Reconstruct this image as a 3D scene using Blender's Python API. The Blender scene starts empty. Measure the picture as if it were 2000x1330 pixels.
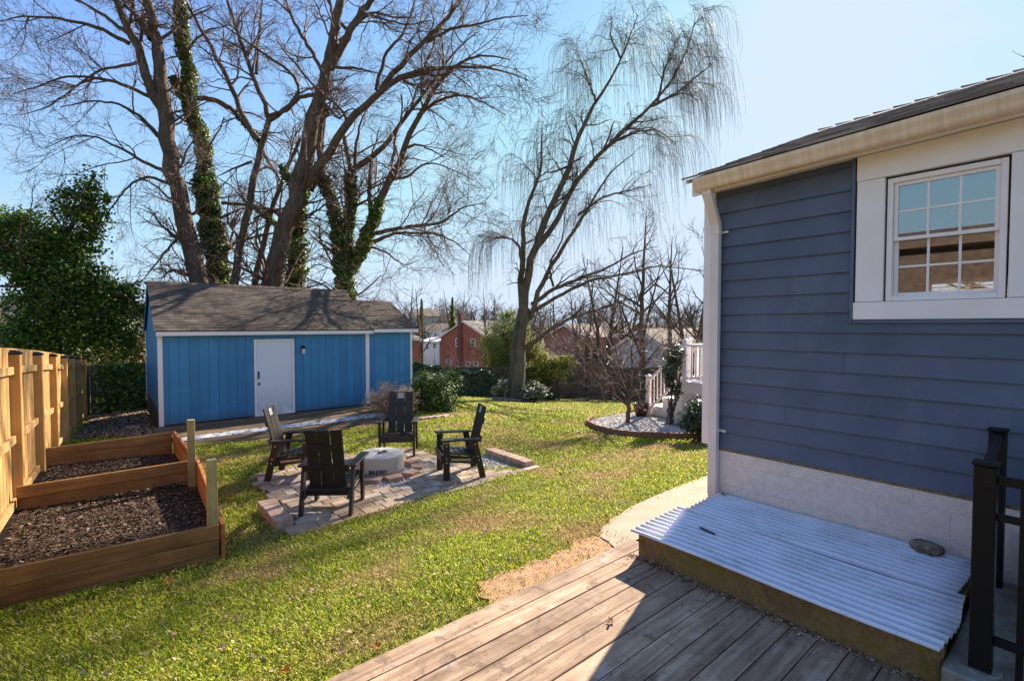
import bpy, math, random
import numpy as np
from mathutils import Vector
R_ = math.radians
rnd = random.Random(7)
nr = np.random.default_rng(11)
S = bpy.context.scene
COL = S.collection

# ------------------------------------------------------------------ camera
CAMH = 1.75
FPX = 950.0
YAW = R_(39.7)
PITCH = math.atan((665 - 636) / FPX)
cam = bpy.data.objects.new('camera', bpy.data.cameras.new('camera'))
COL.objects.link(cam)
cam.location = (0, 0, CAMH)
cam.rotation_euler = (math.pi / 2 - PITCH, 0, -YAW)
cam.data.sensor_width = 36
cam.data.lens = 36 * FPX / 2000
cam.data.clip_start = 0.05
cam.data.clip_end = 6000
S.camera = cam

# ------------------------------------------------------------------ sky, sun, exposure
SUN_AZ = math.atan2(.953, .303)
SUN_EL = R_(33)
w = bpy.data.worlds.new('World'); S.world = w; w.use_nodes = True
nt = w.node_tree; nt.nodes.clear()
sky = nt.nodes.new('ShaderNodeTexSky'); sky.sky_type = 'NISHITA'
sky.sun_disc = False; sky.sun_elevation = SUN_EL; sky.sun_rotation = SUN_AZ
sky.air_density = 1.3; sky.dust_density = 0.12; sky.ozone_density = 4.0; sky.altitude = 50
bg = nt.nodes.new('ShaderNodeBackground'); bg.inputs[1].default_value = 0.086
tc = nt.nodes.new('ShaderNodeTexCoord')
mp = nt.nodes.new('ShaderNodeMapping'); mp.inputs['Scale'].default_value = (1.2, 1.2, 4.0)
nz = nt.nodes.new('ShaderNodeTexNoise'); nz.inputs['Scale'].default_value = 2.3
nz.inputs['Detail'].default_value = 7; nz.inputs['Roughness'].default_value = .62
cr = nt.nodes.new('ShaderNodeValToRGB'); cr.color_ramp.elements[0].position = .52; cr.color_ramp.elements[1].position = .82
mx = nt.nodes.new('ShaderNodeMix'); mx.data_type = 'RGBA'; mx.blend_type = 'MIX'
mm = nt.nodes.new('ShaderNodeMath'); mm.operation = 'MULTIPLY'; mm.inputs[1].default_value = .22
wo = nt.nodes.new('ShaderNodeOutputWorld')
L = nt.links.new
L(tc.outputs['Generated'], mp.inputs[0]); L(mp.outputs[0], nz.inputs[0]); L(nz.outputs[0], cr.inputs[0])
L(cr.outputs[0], mm.inputs[0]); L(mm.outputs[0], mx.inputs[0]); m0 = nt.nodes.new('ShaderNodeMix'); m0.data_type = 'RGBA'; m0.blend_type = 'MULTIPLY'; m0.inputs[0].default_value = 1; L(sky.outputs[0], m0.inputs[6]); m0.inputs[7].default_value = (.86, .90, 1.06, 1); L(m0.outputs[2], mx.inputs[6])
mx.inputs[7].default_value = (5.6, 6.1, 6.9, 1)
sx = nt.nodes.new('ShaderNodeSeparateXYZ'); L(tc.outputs['Generated'], sx.inputs[0])
hr = nt.nodes.new('ShaderNodeMapRange'); hr.inputs[1].default_value = .45; hr.inputs[2].default_value = 0; hr.inputs[3].default_value = 0; hr.inputs[4].default_value = .80; L(sx.outputs[2], hr.inputs[0])
m2 = nt.nodes.new('ShaderNodeMix'); m2.data_type = 'RGBA'; L(hr.outputs[0], m2.inputs[0]); L(mx.outputs[2], m2.inputs[6]); m2.inputs[7].default_value = (2.0, 2.95, 4.35, 1)
m3 = nt.nodes.new('ShaderNodeMix'); m3.data_type = 'RGBA'; m3.blend_type = 'DARKEN'; m3.inputs[0].default_value = 1; L(m2.outputs[2], m3.inputs[6]); m3.inputs[7].default_value = (3.15, 3.8, 4.65, 1)
L(m3.outputs[2], bg.inputs[0]); L(bg.outputs[0], wo.inputs[0])
sun = bpy.data.objects.new('sun', bpy.data.lights.new('sun', 'SUN')); COL.objects.link(sun)
sun.data.energy = 5.0; sun.data.angle = R_(.5); sun.data.color = (1, .90, .77)
sd = Vector((math.sin(SUN_AZ) * math.cos(SUN_EL), math.cos(SUN_AZ) * math.cos(SUN_EL), math.sin(SUN_EL)))
sun.rotation_euler = sd.to_track_quat('Z', 'Y').to_euler()
sun.location = (20, 0, 30)
S.view_settings.view_transform = 'Standard'; S.view_settings.look = 'None'
S.view_settings.exposure = 1.4; S.view_settings.gamma = 1.0
S.render.engine = 'CYCLES'
S.cycles.max_bounces = 6; S.cycles.diffuse_bounces = 4; S.cycles.transparent_max_bounces = 12

# ------------------------------------------------------------------ where a point of the photograph lies in the world (used to measure real positions)
_F = np.array([math.sin(YAW) * math.cos(PITCH), math.cos(YAW) * math.cos(PITCH), -math.sin(PITCH)])
_R = np.array([math.cos(YAW), -math.sin(YAW), 0.0])
_U = np.cross(_R, _F)
def at(px, py, d):
    return np.array([0, 0, CAMH]) + (_F + (px - 1000) / FPX * _R - (py - 665) / FPX * _U) * d

# ------------------------------------------------------------------ terrain
CP = np.array([(3.2,2.6,-.06),(2,2.9,-.10),(.8,2.6,-.20),(-1,3,-.30),(5,3.0,-.10),(4.3,3.8,-.25),(.8,5.5,-.53),(-.85,8.1,-.5),
 (-.8,10,-.52),(3.3,7.4,-.60),(1.6,5.8,-.59),(5.3,5.9,-.59),(5,8.6,-.62),(1.7,8.4,-.60),(3,11,-.70),(6,12,-.71),(.9,14,-.70),(-.6,18.8,-1.0),
 (7.5,14,-.76),(7,4,-.33),(9,5.2,-.6),(8.7,6.5,-.65),(9.7,7.3,-.64),(11,8,-.68),(12,5,-.62),(10,12,-.95),(13.4,16.05,-1.52),(20.6,14.5,-2.15),
 (11.6,18.6,-1.38),(0,19.6,-.95),(47,70,-6.6),(50,50,-4.9),(38,26.5,-3.8),(34,62,-5.4),(-25,25,-2.2),(-15,5,-.6),(0,-12,.0),(14,-4,-.5),(30,0,-1.6),
 (60,10,-4.5),(-40,70,-5.5),(80,95,-8.0),(20,90,-7.5),(110,60,-8),(-90,40,-5),(0,-60,-.5),(-60,-40,0),(100,-30,-4),(0,150,-10),(120,120,-9.5),(150,0,-8)])
def _tps(r):
    return np.where(r > 1e-6, r * r * np.log(np.maximum(r, 1e-6)), 0)
def _solve():
    P = CP[:, :2]; n = len(P)
    K = _tps(np.linalg.norm(P[:, None] - P[None], axis=2)) + np.eye(n) * .4
    Q = np.hstack([np.ones((n, 1)), P]); A = np.zeros((n + 3, n + 3))
    A[:n, :n] = K; A[:n, n:] = Q; A[n:, :n] = Q.T
    return np.linalg.solve(A, np.concatenate([CP[:, 2], np.zeros(3)]))
_W = _solve()
def gz(x, y):
    x = np.atleast_1d(np.asarray(x, float)); y = np.atleast_1d(np.asarray(y, float))
    d = np.hypot(x, y); k = np.minimum(1, 150 / np.maximum(d, 1e-6)); X = x * k; Y = y * k
    P = CP[:, :2]; out = np.zeros(len(X))
    for i in range(0, len(X), 40000):
        s = slice(i, i + 40000)
        r = np.hypot(X[s, None] - P[None, :, 0], Y[s, None] - P[None, :, 1])
        out[s] = _tps(r) @ _W[:len(P)] + _W[-3] + _W[-2] * X[s] + _W[-1] * Y[s]
    far = np.clip((d - 150) / 250, 0, 1)
    return out * (1 - far) + far * (-6 + np.clip((d - 300) / 900, 0, 1) * 9)
def G(x, y): return float(gz(x, y)[0])

# ------------------------------------------------------------------ materials
def hexc(c): return tuple(c) + (1,)
class NT:
    def __init__(s, name, rough=.7, spec=.3):
        s.m = bpy.data.materials.new(name); s.m.use_nodes = True; s.t = s.m.node_tree
        s.b = s.t.nodes['Principled BSDF']; s.o = s.t.nodes['Material Output']
        s.b.inputs['Roughness'].default_value = rough; s.b.inputs['Specular IOR Level'].default_value = spec
    def n(s, t, **k):
        x = s.t.nodes.new(t)
        for a, b in k.items(): setattr(x, a, b)
        return x
    def l(s, a, b): s.t.links.new(a, b)
    def co(s, kind='Object', scale=(1, 1, 1), rot=(0, 0, 0)):
        c = s.n('ShaderNodeTexCoord'); m = s.n('ShaderNodeMapping'); m.inputs['Scale'].default_value = scale; m.inputs['Rotation'].default_value = rot
        s.l(c.outputs[kind], m.inputs[0]); return m.outputs[0]
    def geo(s, scale=(1, 1, 1), rot=(0, 0, 0)):
        c = s.n('ShaderNodeNewGeometry'); m = s.n('ShaderNodeMapping'); m.inputs['Scale'].default_value = scale; m.inputs['Rotation'].default_value = rot
        s.l(c.outputs['Position'], m.inputs[0]); return m.outputs[0]
    def noise(s, vec, scale, detail=4, rough=.6, dist=0):
        x = s.n('ShaderNodeTexNoise'); x.inputs['Scale'].default_value = scale; x.inputs['Detail'].default_value = detail
        x.inputs['Roughness'].default_value = rough; x.inputs['Distortion'].default_value = dist
        s.l(vec, x.inputs['Vector']); return x.outputs[0]
    def ramp(s, f, stops):
        r = s.n('ShaderNodeValToRGB'); e = r.color_ramp.elements
        e[0].position, e[0].color = stops[0][0], hexc(stops[0][1]); e[1].position, e[1].color = stops[-1][0], hexc(stops[-1][1])
        for p, c in stops[1:-1]:
            q = e.new(p); q.color = hexc(c)
        s.l(f, r.inputs[0]); return r.outputs[0]
    def mix(s, f, a, b, mode='MIX'):
        x = s.n('ShaderNodeMix', data_type='RGBA', blend_type=mode)
        for k, v in ((0, f), (6, a), (7, b)):
            if isinstance(v, (int, float)): x.inputs[k].default_value = v
            elif isinstance(v, tuple): x.inputs[k].default_value = hexc(v)
            else: s.l(v, x.inputs[k])
        return x.outputs[2]
    def math(s, op, a, b=0):
        x = s.n('ShaderNodeMath', operation=op)
        for k, v in ((0, a), (1, b)):
            if isinstance(v, (int, float)): x.inputs[k].default_value = v
            else: s.l(v, x.inputs[k])
        return x.outputs[0]
    def island(s): return s.n('ShaderNodeNewGeometry').outputs['Random Per Island']
    def objr(s): return s.n('ShaderNodeObjectInfo').outputs['Random']
    def col(s, c):
        if isinstance(c, tuple): s.b.inputs['Base Color'].default_value = hexc(c)
        else: s.l(c, s.b.inputs['Base Color'])
        return s
    def bump(s, h, st=.3, d=.01):
        b = s.n('ShaderNodeBump'); b.inputs['Strength'].default_value = st; b.inputs['Distance'].default_value = d
        s.l(h, b.inputs['Height']); s.l(b.outputs[0], s.b.inputs['Normal']); return s
def band(x): return [(p, c) for p, c in x]

def m_plain(name, c, rough=.6, var=.12, scale=6, spec=.3, bump=.15, metal=0):
    k = NT(name, rough, spec); v = k.co(scale=(1, 1, 1)); n = k.noise(v, scale, 5)
    d = tuple(a * (1 - var * 1.6) for a in c); e = tuple(min(1, a * (1 + var)) for a in c)
    cc = k.ramp(n, [(.3, d), (.7, e)])
    if 'siding' in name:
        hv = k.n('ShaderNodeHueSaturation'); k.l(k.math('ADD', k.math('MULTIPLY', k.island(), .16), .92), hv.inputs['Value']); k.l(cc, hv.inputs['Color']); cc = hv.outputs[0]; st = k.noise(k.geo(scale=(1.2, 1.2, .5)), 2.2, 6, .7); cc = k.mix(k.ramp(st, [(.55, (0, 0, 0)), (.8, (.22, .22, .22))]), cc, (.34, .33, .31))
    k.col(cc); k.b.inputs['Metallic'].default_value = metal
    if bump: k.bump(k.noise(v, scale * 12, 3), bump, .004)
    return k.m
def m_wood(name, c1, c2, c3, axis, grain=26, knots=True, perobj=.25, rough=.75, bump=.5, island=False, spec=.25):
    k = NT(name, rough, spec)
    sc = [grain] * 3; sc['xyz'.index(axis)] = grain * .045
    rr = k.island() if island else k.objr()
    ofs = k.n('ShaderNodeCombineXYZ'); q = k.math('MULTIPLY', rr, 37.0)
    for i in range(3): k.l(q, ofs.inputs[i])
    c = k.n('ShaderNodeTexCoord'); ad = k.n('ShaderNodeVectorMath', operation='ADD'); k.l(c.outputs['Object'], ad.inputs[0]); k.l(ofs.outputs[0], ad.inputs[1])
    mpn = k.n('ShaderNodeMapping'); mpn.inputs['Scale'].default_value = sc; k.l(ad.outputs[0], mpn.inputs[0])
    g = k.noise(mpn.outputs[0], 1.0, 6, .65, .6)
    big = k.noise(ad.outputs[0], 2.2, 4)
    cc = k.ramp(g, [(.28, c1), (.5, c2), (.72, c3)])
    cc = k.mix(k.ramp(big, [(.35, (0, 0, 0)), (.75, (.7, .7, .7))]), cc, tuple(a * .55 for a in c1))
    if knots:
        vo = k.n('ShaderNodeTexVoronoi'); m2 = k.n('ShaderNodeMapping'); s2 = [6] * 3; s2['xyz'.index(axis)] = 1.6; m2.inputs['Scale'].default_value = s2
        k.l(ad.outputs[0], m2.inputs[0]); k.l(m2.outputs[0], vo.inputs['Vector'])
        kf = k.ramp(vo.outputs['Distance'], [(.05, (1, 1, 1)), (.13, (0, 0, 0))])
        cc = k.mix(k.math('MULTIPLY', kf, .75), cc, tuple(a * .3 for a in c1))
    if name.startswith('weathered'):
        st = k.noise(ad.outputs[0], 5.5, 7, .75, .8); cc = k.mix(k.ramp(st, [(.52, (0, 0, 0)), (.66, (.75, .75, .75))]), cc, (.085, .055, .04)); cc = k.mix(k.ramp(k.noise(ad.outputs[0], 3.1, 6, .7), [(.58, (0, 0, 0)), (.72, (.5, .5, .5))]), cc, (.62, .52, .45))
    tint = k.math('ADD', k.math('MULTIPLY', rr, perobj * 2), 1 - perobj)
    hv = k.n('ShaderNodeHueSaturation'); k.l(tint, hv.inputs['Value']); k.l(cc, hv.inputs['Color'])
    k.col(hv.outputs[0]); k.bump(g, bump, .006); return k.m
def m_island(name, stops, rough=.8, mul=None, transl=0, spec=.2, bump=0, patch=None):
    k = NT(name, rough, spec); c = k.ramp(k.island(), stops)
    if mul:
        n = k.noise(k.geo(), mul, 5); c = k.mix(k.ramp(n, [(.3, (0, 0, 0)), (.75, (.6, .6, .6))]), c, tuple(x * .35 for x in stops[0][1]))
    if patch:
        n = k.noise(k.geo(), patch[0], 4); c = k.mix(k.ramp(n, [(patch[1], (0, 0, 0)), (patch[2], (1, 1, 1))]), c, patch[3])
    k.col(c)
    if bump: k.bump(k.noise(k.co(), 60, 4), bump, .004)
    if transl:
        t = k.n('ShaderNodeBsdfTranslucent'); k.l(c, t.inputs[0]); x = k.n('ShaderNodeMixShader'); x.inputs[0].default_value = transl
        k.l(k.b.outputs[0], x.inputs[1]); k.l(t.outputs[0], x.inputs[2]); k.l(x.outputs[0], k.o.inputs[0])
    return k.m
M = {}
M['deck'] = m_wood('weathered_deck_wood', (.21, .125, .075), (.45, .30, .19), (.64, .46, .32), 'x', 30, True, .22, .8, .7)
M['cedar'] = m_wood('new_cedar', (.50, .25, .08), (.66, .37, .13), (.76, .47, .20), 'z', 22, True, .1, .6, .25, True)
M['cedarpost'] = m_wood('new_cedar_post', (.50, .26, .08), (.62, .35, .11), (.70, .43, .16), 'z', 18, True, .08, .6, .2)
M['railcedar'] = m_wood('new_cedar_rail', (.50, .27, .10), (.64, .38, .15), (.72, .47, .22), 'y', 18, True, .1, .6, .2)
M['oldfence'] = m_wood('old_fence_wood', (.055, .042, .03), (.11, .085, .06), (.17, .135, .10), 'z', 20, True, .3, .85, .6, True)
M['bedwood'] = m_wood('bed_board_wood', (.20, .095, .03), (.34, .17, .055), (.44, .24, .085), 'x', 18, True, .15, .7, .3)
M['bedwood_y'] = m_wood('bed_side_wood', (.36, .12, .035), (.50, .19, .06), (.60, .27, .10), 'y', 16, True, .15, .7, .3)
M['bedpost'] = m_wood('bed_post_wood', (.36, .26, .10), (.48, .37, .16), (.56, .45, .22), 'z', 20, True, .1, .7, .3)
M['ramp'] = m_wood('ramp_wood', (.10, .06, .03), (.21, .135, .07), (.32, .215, .12), 'x', 20, False, .35, .8, .5)
M['chair'] = m_plain('black_poly_lumber', (.030, .022, .018), .48, .25, 30, .35, .05)
M['inlay'] = m_plain('pale_inlay', (.62, .62, .62), .5, .05, 20)
M['steel'] = m_plain('bright_screw', (.8, .8, .8), .3, .05, 5, .5, 0, 1)
M['tan'] = m_plain('tan_plate', (.45, .33, .17), .5, .1, 20)
M['blackmetal'] = m_plain('black_metal', (.010, .008, .007), .42, .2, 60, .25, .08)
M['white'] = m_plain('white_vinyl', (.92, .81, .77), .45, .04, 3, .4, .04)
M['whitedirty'] = m_plain('white_painted_door', (.74, .75, .76), .55, .07, 2.5, .3, .05)
M['siding'] = m_plain('slate_blue_siding', (.106, .127, .182), .55, .10, 2.5, .35, .12)
M['foundgap'] = m_plain('raw_sill_edge', (.30, .18, .08), .85, .4, 20)
M['cord'] = m_plain('dark_metal_and_shade', (.03, .03, .03), .5, .2, 10, .4, 0)
M['peat'] = m_plain('soil_dark', (.035, .024, .018), .95, .5, 12, .1, 1)
M['beige'] = m_plain('beige_siding', (.50, .46, .40), .7, .06, 3)
M['garage'] = m_plain('garage_siding', (.62, .57, .60), .7, .05, 3)
M['roofgrey'] = m_plain('far_roof', (.16, .135, .12), .85, .2, 3, .2, .3)
M['rooftan'] = m_plain('far_tan_roof', (.21, .155, .12), .85, .15, 3, .2, .3)
M['glassdark'] = m_plain('far_glass', (.05, .07, .09), .1, .2, 2, .6, 0)
M['pole'] = m_plain('pole_wood', (.16, .11, .07), .85, .2, 6)
M['interior'] = m_plain('interior_paint', (.30, .25, .19), .8, .05, 2, .2, 0)
M['interior2'] = m_plain('interior_dark', (.10, .06, .04), .7, .3, 5, .3, 0)
M['coverfab'] = m_plain('grey_canvas_cover', (.52, .48, .42), .85, .06, 12, .15, .3)
M['pot'] = m_plain('maroon_glazed_pot', (.06, .018, .018), .25, .2, 6, .5, 0)
M['edging'] = m_plain('brown_edging', (.26, .12, .075), .7, .15, 8)
M['ink'] = m_plain('black_ink', (.02, .02, .02), .6, .05, 8, .2, 0)
M['lampglass'] = m_plain('frosted_lamp_glass', (.6, .62, .62), .25, .05, 4, .5, 0)
M['lawnstring'] = m_plain('dry_twig', (.34, .27, .18), .8, .2, 8)

def mk_gutter():
    k = NT('almond_gutter', .4, .4); v = k.co(scale=(.6, 26, .4)); n = k.noise(v, 1, 5, .6)
    c = k.ramp(n, [(.3, (.72, .50, .33)), (.6, (.88, .67, .48)), (.8, (.92, .75, .57))]); k.col(c); return k.m
M['gutter'] = mk_gutter()
M['downspout'] = m_plain('almond_downspout', (.84, .71, .64), .45, .05, 3, .4, .04)
def mk_found():
    k = NT('painted_block_foundation', .75, .25); v = k.co()
    br = k.n('ShaderNodeTexBrick'); br.inputs['Scale'].default_value = 1; br.inputs['Brick Width'].default_value = .40; br.inputs['Row Height'].default_value = .20
    br.inputs['Mortar Size'].default_value = .004; br.inputs['Mortar Smooth'].default_value = .6
    rv = k.n('ShaderNodeMapping'); rv.inputs['Rotation'].default_value = (0, 0, 0)
    s = k.n('ShaderNodeSeparateXYZ'); k.l(v, s.inputs[0]); cb = k.n('ShaderNodeCombineXYZ'); k.l(s.outputs[1], cb.inputs[0]); k.l(s.outputs[2], cb.inputs[1]); k.l(cb.outputs[0], br.inputs['Vector'])
    n = k.noise(v, 14, 8, .7); cracks = k.noise(v, 5, 8, .8, 1.5)
    base = k.ramp(n, [(.3, (.80, .62, .53)), (.7, (.93, .76, .66))])
    base = k.mix(k.ramp(cracks, [(.485, (0, 0, 0)), (.497, (.55, .55, .55)), (.503, (.55, .55, .55)), (.515, (0, 0, 0))]), base, (.42, .36, .33))
    low = k.n('ShaderNodeMapRange'); low.inputs[1].default_value = .32; low.inputs[2].default_value = .10; k.l(s.outputs[2], low.inputs[0])
    base = k.mix(k.ramp(k.noise(v, 1.8, 3), [(.5, (0, 0, 0)), (.8, (.35, .35, .35))]), base, (.60, .50, .46)); base = k.mix(k.math('MULTIPLY', low.outputs[0], k.math('MULTIPLY', n, .7)), base, (.33, .29, .25))
    k.col(k.mix(k.math('MULTIPLY', br.outputs['Fac'], .18), base, (.5, .45, .43)))
    h = k.math('SUBTRACT', k.math('ADD', k.noise(v, 60, 5), k.math('MULTIPLY', cracks, .8)), k.math('MULTIPLY', br.outputs['Fac'], 1.2)); k.bump(h, .5, .006); return k.m
M['found'] = mk_found()
def mk_concrete():
    k = NT('concrete_walk', .9, .2); v = k.geo(); n = k.noise(v, 3, 6); f = k.noise(v, 90, 4, .8)
    c = k.ramp(n, [(.3, (.40, .285, .20)), (.7, (.53, .40, .29))]); c = k.mix(k.ramp(f, [(.4, (0, 0, 0)), (.7, (.5, .5, .5))]), c, (.25, .19, .14)); k.col(c); k.bump(f, .5, .005); return k.m
M['concrete'] = mk_concrete()
def mk_stoop():
    k = NT('mossy_concrete', .9, .2); v = k.geo(); n = k.noise(v, 4, 7, .7); f = k.noise(v, 50, 4, .8)
    c = k.ramp(n, [(.3, (.10, .10, .055)), (.5, (.26, .24, .19)), (.72, (.44, .42, .38))]); c = k.mix(k.math('MULTIPLY', f, .4), c, (.12, .11, .07)); k.col(c); k.bump(f, .5, .006); return k.m
M['stoop'] = mk_stoop()
def mk_curb():
    k = NT('mossy_curb', .9, .15); v = k.co(); n = k.noise(v, 3.2, 6, .7, .5); f = k.noise(v, 45, 4, .8)
    c = k.ramp(n, [(.3, (.12, .07, .03)), (.5, (.27, .165, .07)), (.60, (.20, .15, .035)), (.75, (.33, .22, .11))]); c = k.mix(k.ramp(f, [(.45, (0, 0, 0)), (.75, (.6, .6, .6))]), c, (.07, .05, .025)); k.col(c); k.bump(f, .6, .008); return k.m
M['curb'] = mk_curb()
def mk_sheet():
    k = NT('corrugated_plastic', .35, .4); v = k.co(); n = k.noise(v, 3, 7, .7); f = k.noise(v, 70, 5, .8)
    s = k.n('ShaderNodeSeparateXYZ'); k.l(k.geo(), s.inputs[0])
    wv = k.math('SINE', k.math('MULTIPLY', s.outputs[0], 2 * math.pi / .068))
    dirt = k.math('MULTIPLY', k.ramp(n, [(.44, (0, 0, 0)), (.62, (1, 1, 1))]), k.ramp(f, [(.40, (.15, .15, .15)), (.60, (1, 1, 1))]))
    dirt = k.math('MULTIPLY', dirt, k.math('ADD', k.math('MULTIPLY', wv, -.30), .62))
    base = k.mix(k.math('MULTIPLY', k.math('ADD', k.math('MULTIPLY', wv, -.5), .5), .75), (.90, .86, .88), (.40, .41, .53))  # valleys darker and bluer than ridges: shading of the waves put into the colour
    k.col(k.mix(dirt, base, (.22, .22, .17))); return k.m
M['sheet'] = mk_sheet()
def mk_shed():
    k = NT('shed_blue_paint', .5, .4); v = k.co(); g = k.noise(k.co(scale=(30, 30, 1.6)), 1, 5); n = k.noise(v, 1.5, 4)
    c = k.ramp(n, [(.3, (.044, .215, .40)), (.7, (.062, .265, .47))]); s = k.n('ShaderNodeSeparateXYZ'); k.l(k.geo(), s.inputs[0])
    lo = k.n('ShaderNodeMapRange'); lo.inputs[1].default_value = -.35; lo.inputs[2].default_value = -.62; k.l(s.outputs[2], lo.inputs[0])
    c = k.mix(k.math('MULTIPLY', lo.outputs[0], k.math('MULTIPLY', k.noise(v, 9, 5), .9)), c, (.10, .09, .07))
    hv = k.n('ShaderNodeHueSaturation'); k.l(k.math('ADD', k.math('MULTIPLY', k.island(), .18), .86), hv.inputs['Value']); k.l(c, hv.inputs['Color']); fd = k.noise(k.co(scale=(3, 3, .6)), 2.0, 6, .7); c = k.mix(k.ramp(fd, [(.55, (0, 0, 0)), (.8, (.25, .25, .25))]), hv.outputs[0], (.16, .27, .36)); k.col(c); k.bump(g, .3, .005); return k.m
M['shed'] = mk_shed()
def mk_door():
    k = NT('white_shed_door', .5, .35); v = k.co(); s = k.n('ShaderNodeSeparateXYZ'); k.l(k.geo(), s.inputs[0]); n = k.noise(v, 7, 6, .7)
    lo = k.n('ShaderNodeMapRange'); lo.inputs[1].default_value = .15; lo.inputs[2].default_value = -.5; k.l(s.outputs[2], lo.inputs[0])
    k.col(k.mix(k.math('MULTIPLY', lo.outputs[0], k.ramp(n, [(.4, (0, 0, 0)), (.65, (.7, .7, .7))])), (.74, .76, .80), (.42, .44, .36))); return k.m
M['sheddoor'] = mk_door()
def mk_peel():
    k = NT('peeling_white_board', .7, .2); v = k.co(scale=(1, 3, 3)); n = k.noise(v, 7, 7, .8)
    k.col(k.ramp(n, [(.46, (.07, .05, .035)), (.49, (.58, .57, .57)), (.8, (.70, .68, .68))])); k.bump(n, .4, .004); return k.m
M['peel'] = mk_peel()
M['shingle'] = m_island('shed_shingles', [(0, (.10, .076, .057)), (.5, (.135, .105, .08)), (1, (.18, .142, .112))], .95, 3.0, 0, .12, .5)
M['shingle2'] = m_island('house_shingles', [(0, (.16, .12, .10)), (.5, (.28, .215, .18)), (1, (.42, .33, .28))], .95, None, 0, .12, .6)
M['paver'] = m_island('pavers', [(0, (.33, .22, .14)), (.35, (.46, .33, .23)), (.7, (.57, .44, .32)), (1, (.70, .58, .44))], .9, 5.0, 0, .15, .5)
M['wallblock'] = m_island('wall_blocks', [(0, (.38, .23, .16)), (1, (.60, .43, .32))], .92, 9.0, 0, .12, .8)
M['gravel'] = m_island('white_gravel', [(0, (.36, .33, .30)), (.5, (.56, .53, .50)), (1, (.80, .78, .75))], .8, None, 0, .2)
M['mulch'] = m_island('bark_mulch', [(0, (.030, .017, .010)), (.5, (.075, .045, .026)), (.88, (.13, .082, .050)), (1, (.34, .23, .15))], .85, None, 0, .25)
M['litter'] = m_island('dry_leaf_litter', [(0, (.14, .085, .05)), (.5, (.34, .22, .14)), (1, (.60, .44, .31))], .85, None, .2)
M['crumb'] = m_island('soil_crumbs', [(0, (.10, .06, .035)), (.6, (.32, .2, .12)), (1, (.6, .45, .32))], .9, None, 0)
M['leaf_orange'] = m_island('fallen_leaf_orange', [(0, (.42, .13, .02)), (1, (.5, .2, .05))], .7, None, .3)
M['leaf_tan'] = m_island('fallen_leaf_tan', [(0, (.34, .2, .11)), (1, (.45, .31, .2))], .7, None, .25)
M['ivy'] = m_island('ivy_leaves', [(0, (.022, .055, .010)), (.45, (.065, .13, .018)), (.75, (.18, .27, .028)), (1, (.44, .44, .05))], .36, None, .5, .5)
M['holly'] = m_island('dark_shrub_leaves', [(0, (.018, .036, .014)), (.6, (.05, .085, .03)), (1, (.15, .19, .08))], .35, None, .25, .5)
M['nandina'] = m_island('bright_shrub_leaves', [(0, (.03, .06, .012)), (.5, (.10, .16, .025)), (1, (.24, .28, .05))], .45, None, .4, .4)
M['yellowleaf'] = m_island('yellow_shrub_leaves', [(0, (.10, .12, .02)), (.5, (.26, .27, .045)), (1, (.42, .36, .07))], .5, None, .45, .3)
M['bamboo'] = m_island('bamboo_leaves', [(0, (.08, .13, .025)), (.5, (.20, .26, .06)), (1, (.38, .40, .13))], .5, None, .45, .3)
M['drygrass'] = m_island('dry_grass', [(0, (.42, .27, .16)), (1, (.72, .54, .40))], .8, None, .3)
M['varleaf'] = m_island('pale_shrub_leaves', [(0, (.04, .06, .02)), (.5, (.14, .17, .07)), (.85, (.35, .33, .22)), (1, (.55, .50, .42))], .4, None, .3, .5)
M['grass'] = m_island('grass_blades', [(0, (.07, .13, .008)), (.25, (.21, .30, .012)), (.62, (.50, .56, .025)), (.88, (.74, .66, .06)), (.95, (.70, .50, .20)), (1, (.85, .72, .50))], .5, None, .5, .3, 0, (1.1, .48, .66, (.52, .37, .15)))
def mk_bark(name, a, b, c, sc=9):
    k = NT(name, .92, .12); v = k.geo(scale=(1, 1, .22)); n = k.noise(v, sc, 7, .72, .8)
    k.col(k.ramp(n, [(.32, a), (.5, b), (.72, c)])); k.bump(n, .9, .03); return k.m
M['bark'] = mk_bark('maple_bark', (.055, .036, .024), (.13, .088, .062), (.23, .165, .12))
M['willow'] = mk_bark('willow_bark', (.06, .042, .028), (.135, .10, .07), (.22, .17, .125))
M['twig'] = m_plain('twigs', (.155, .088, .065), .7, .2, 2, .3, 0)
M['twigdark'] = m_plain('dark_twigs', (.10, .068, .05), .8, .2, 2, .25, 0)
M['twigwill'] = m_plain('willow_twigs', (.15, .115, .08), .55, .15, 2, .4, 0)
M['twigred'] = m_plain('reddish_twigs', (.17, .095, .075), .6, .2, 2, .35, 0)
M['fartwig'] = m_plain('far_wood_twigs', (.17, .125, .105), .85, .2, .2, .1, 0)
def mk_brick(name, c1, c2, mo):
    k = NT(name, .9, .15); v = k.co(); s = k.n('ShaderNodeSeparateXYZ'); k.l(v, s.inputs[0]); cb = k.n('ShaderNodeCombineXYZ')
    k.l(k.math('ADD', s.outputs[0], s.outputs[1]), cb.inputs[0]); k.l(s.outputs[2], cb.inputs[1])
    br = k.n('ShaderNodeTexBrick'); br.inputs['Scale'].default_value = 1; br.inputs['Brick Width'].default_value = .22; br.inputs['Row Height'].default_value = .075; br.inputs['Mortar Size'].default_value = .008
    br.inputs['Color1'].default_value = hexc(c1); br.inputs['Color2'].default_value = hexc(c2); br.inputs['Mortar'].default_value = hexc(mo); k.l(cb.outputs[0], br.inputs['Vector'])
    k.col(k.mix(k.math('MULTIPLY', k.noise(v, .8, 5), .5), br.outputs[0], tuple(x * .5 for x in c1))); return k.m
M['brick'] = mk_brick('red_brick', (.46, .10, .045), (.55, .14, .07), (.50, .34, .27))
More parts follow.
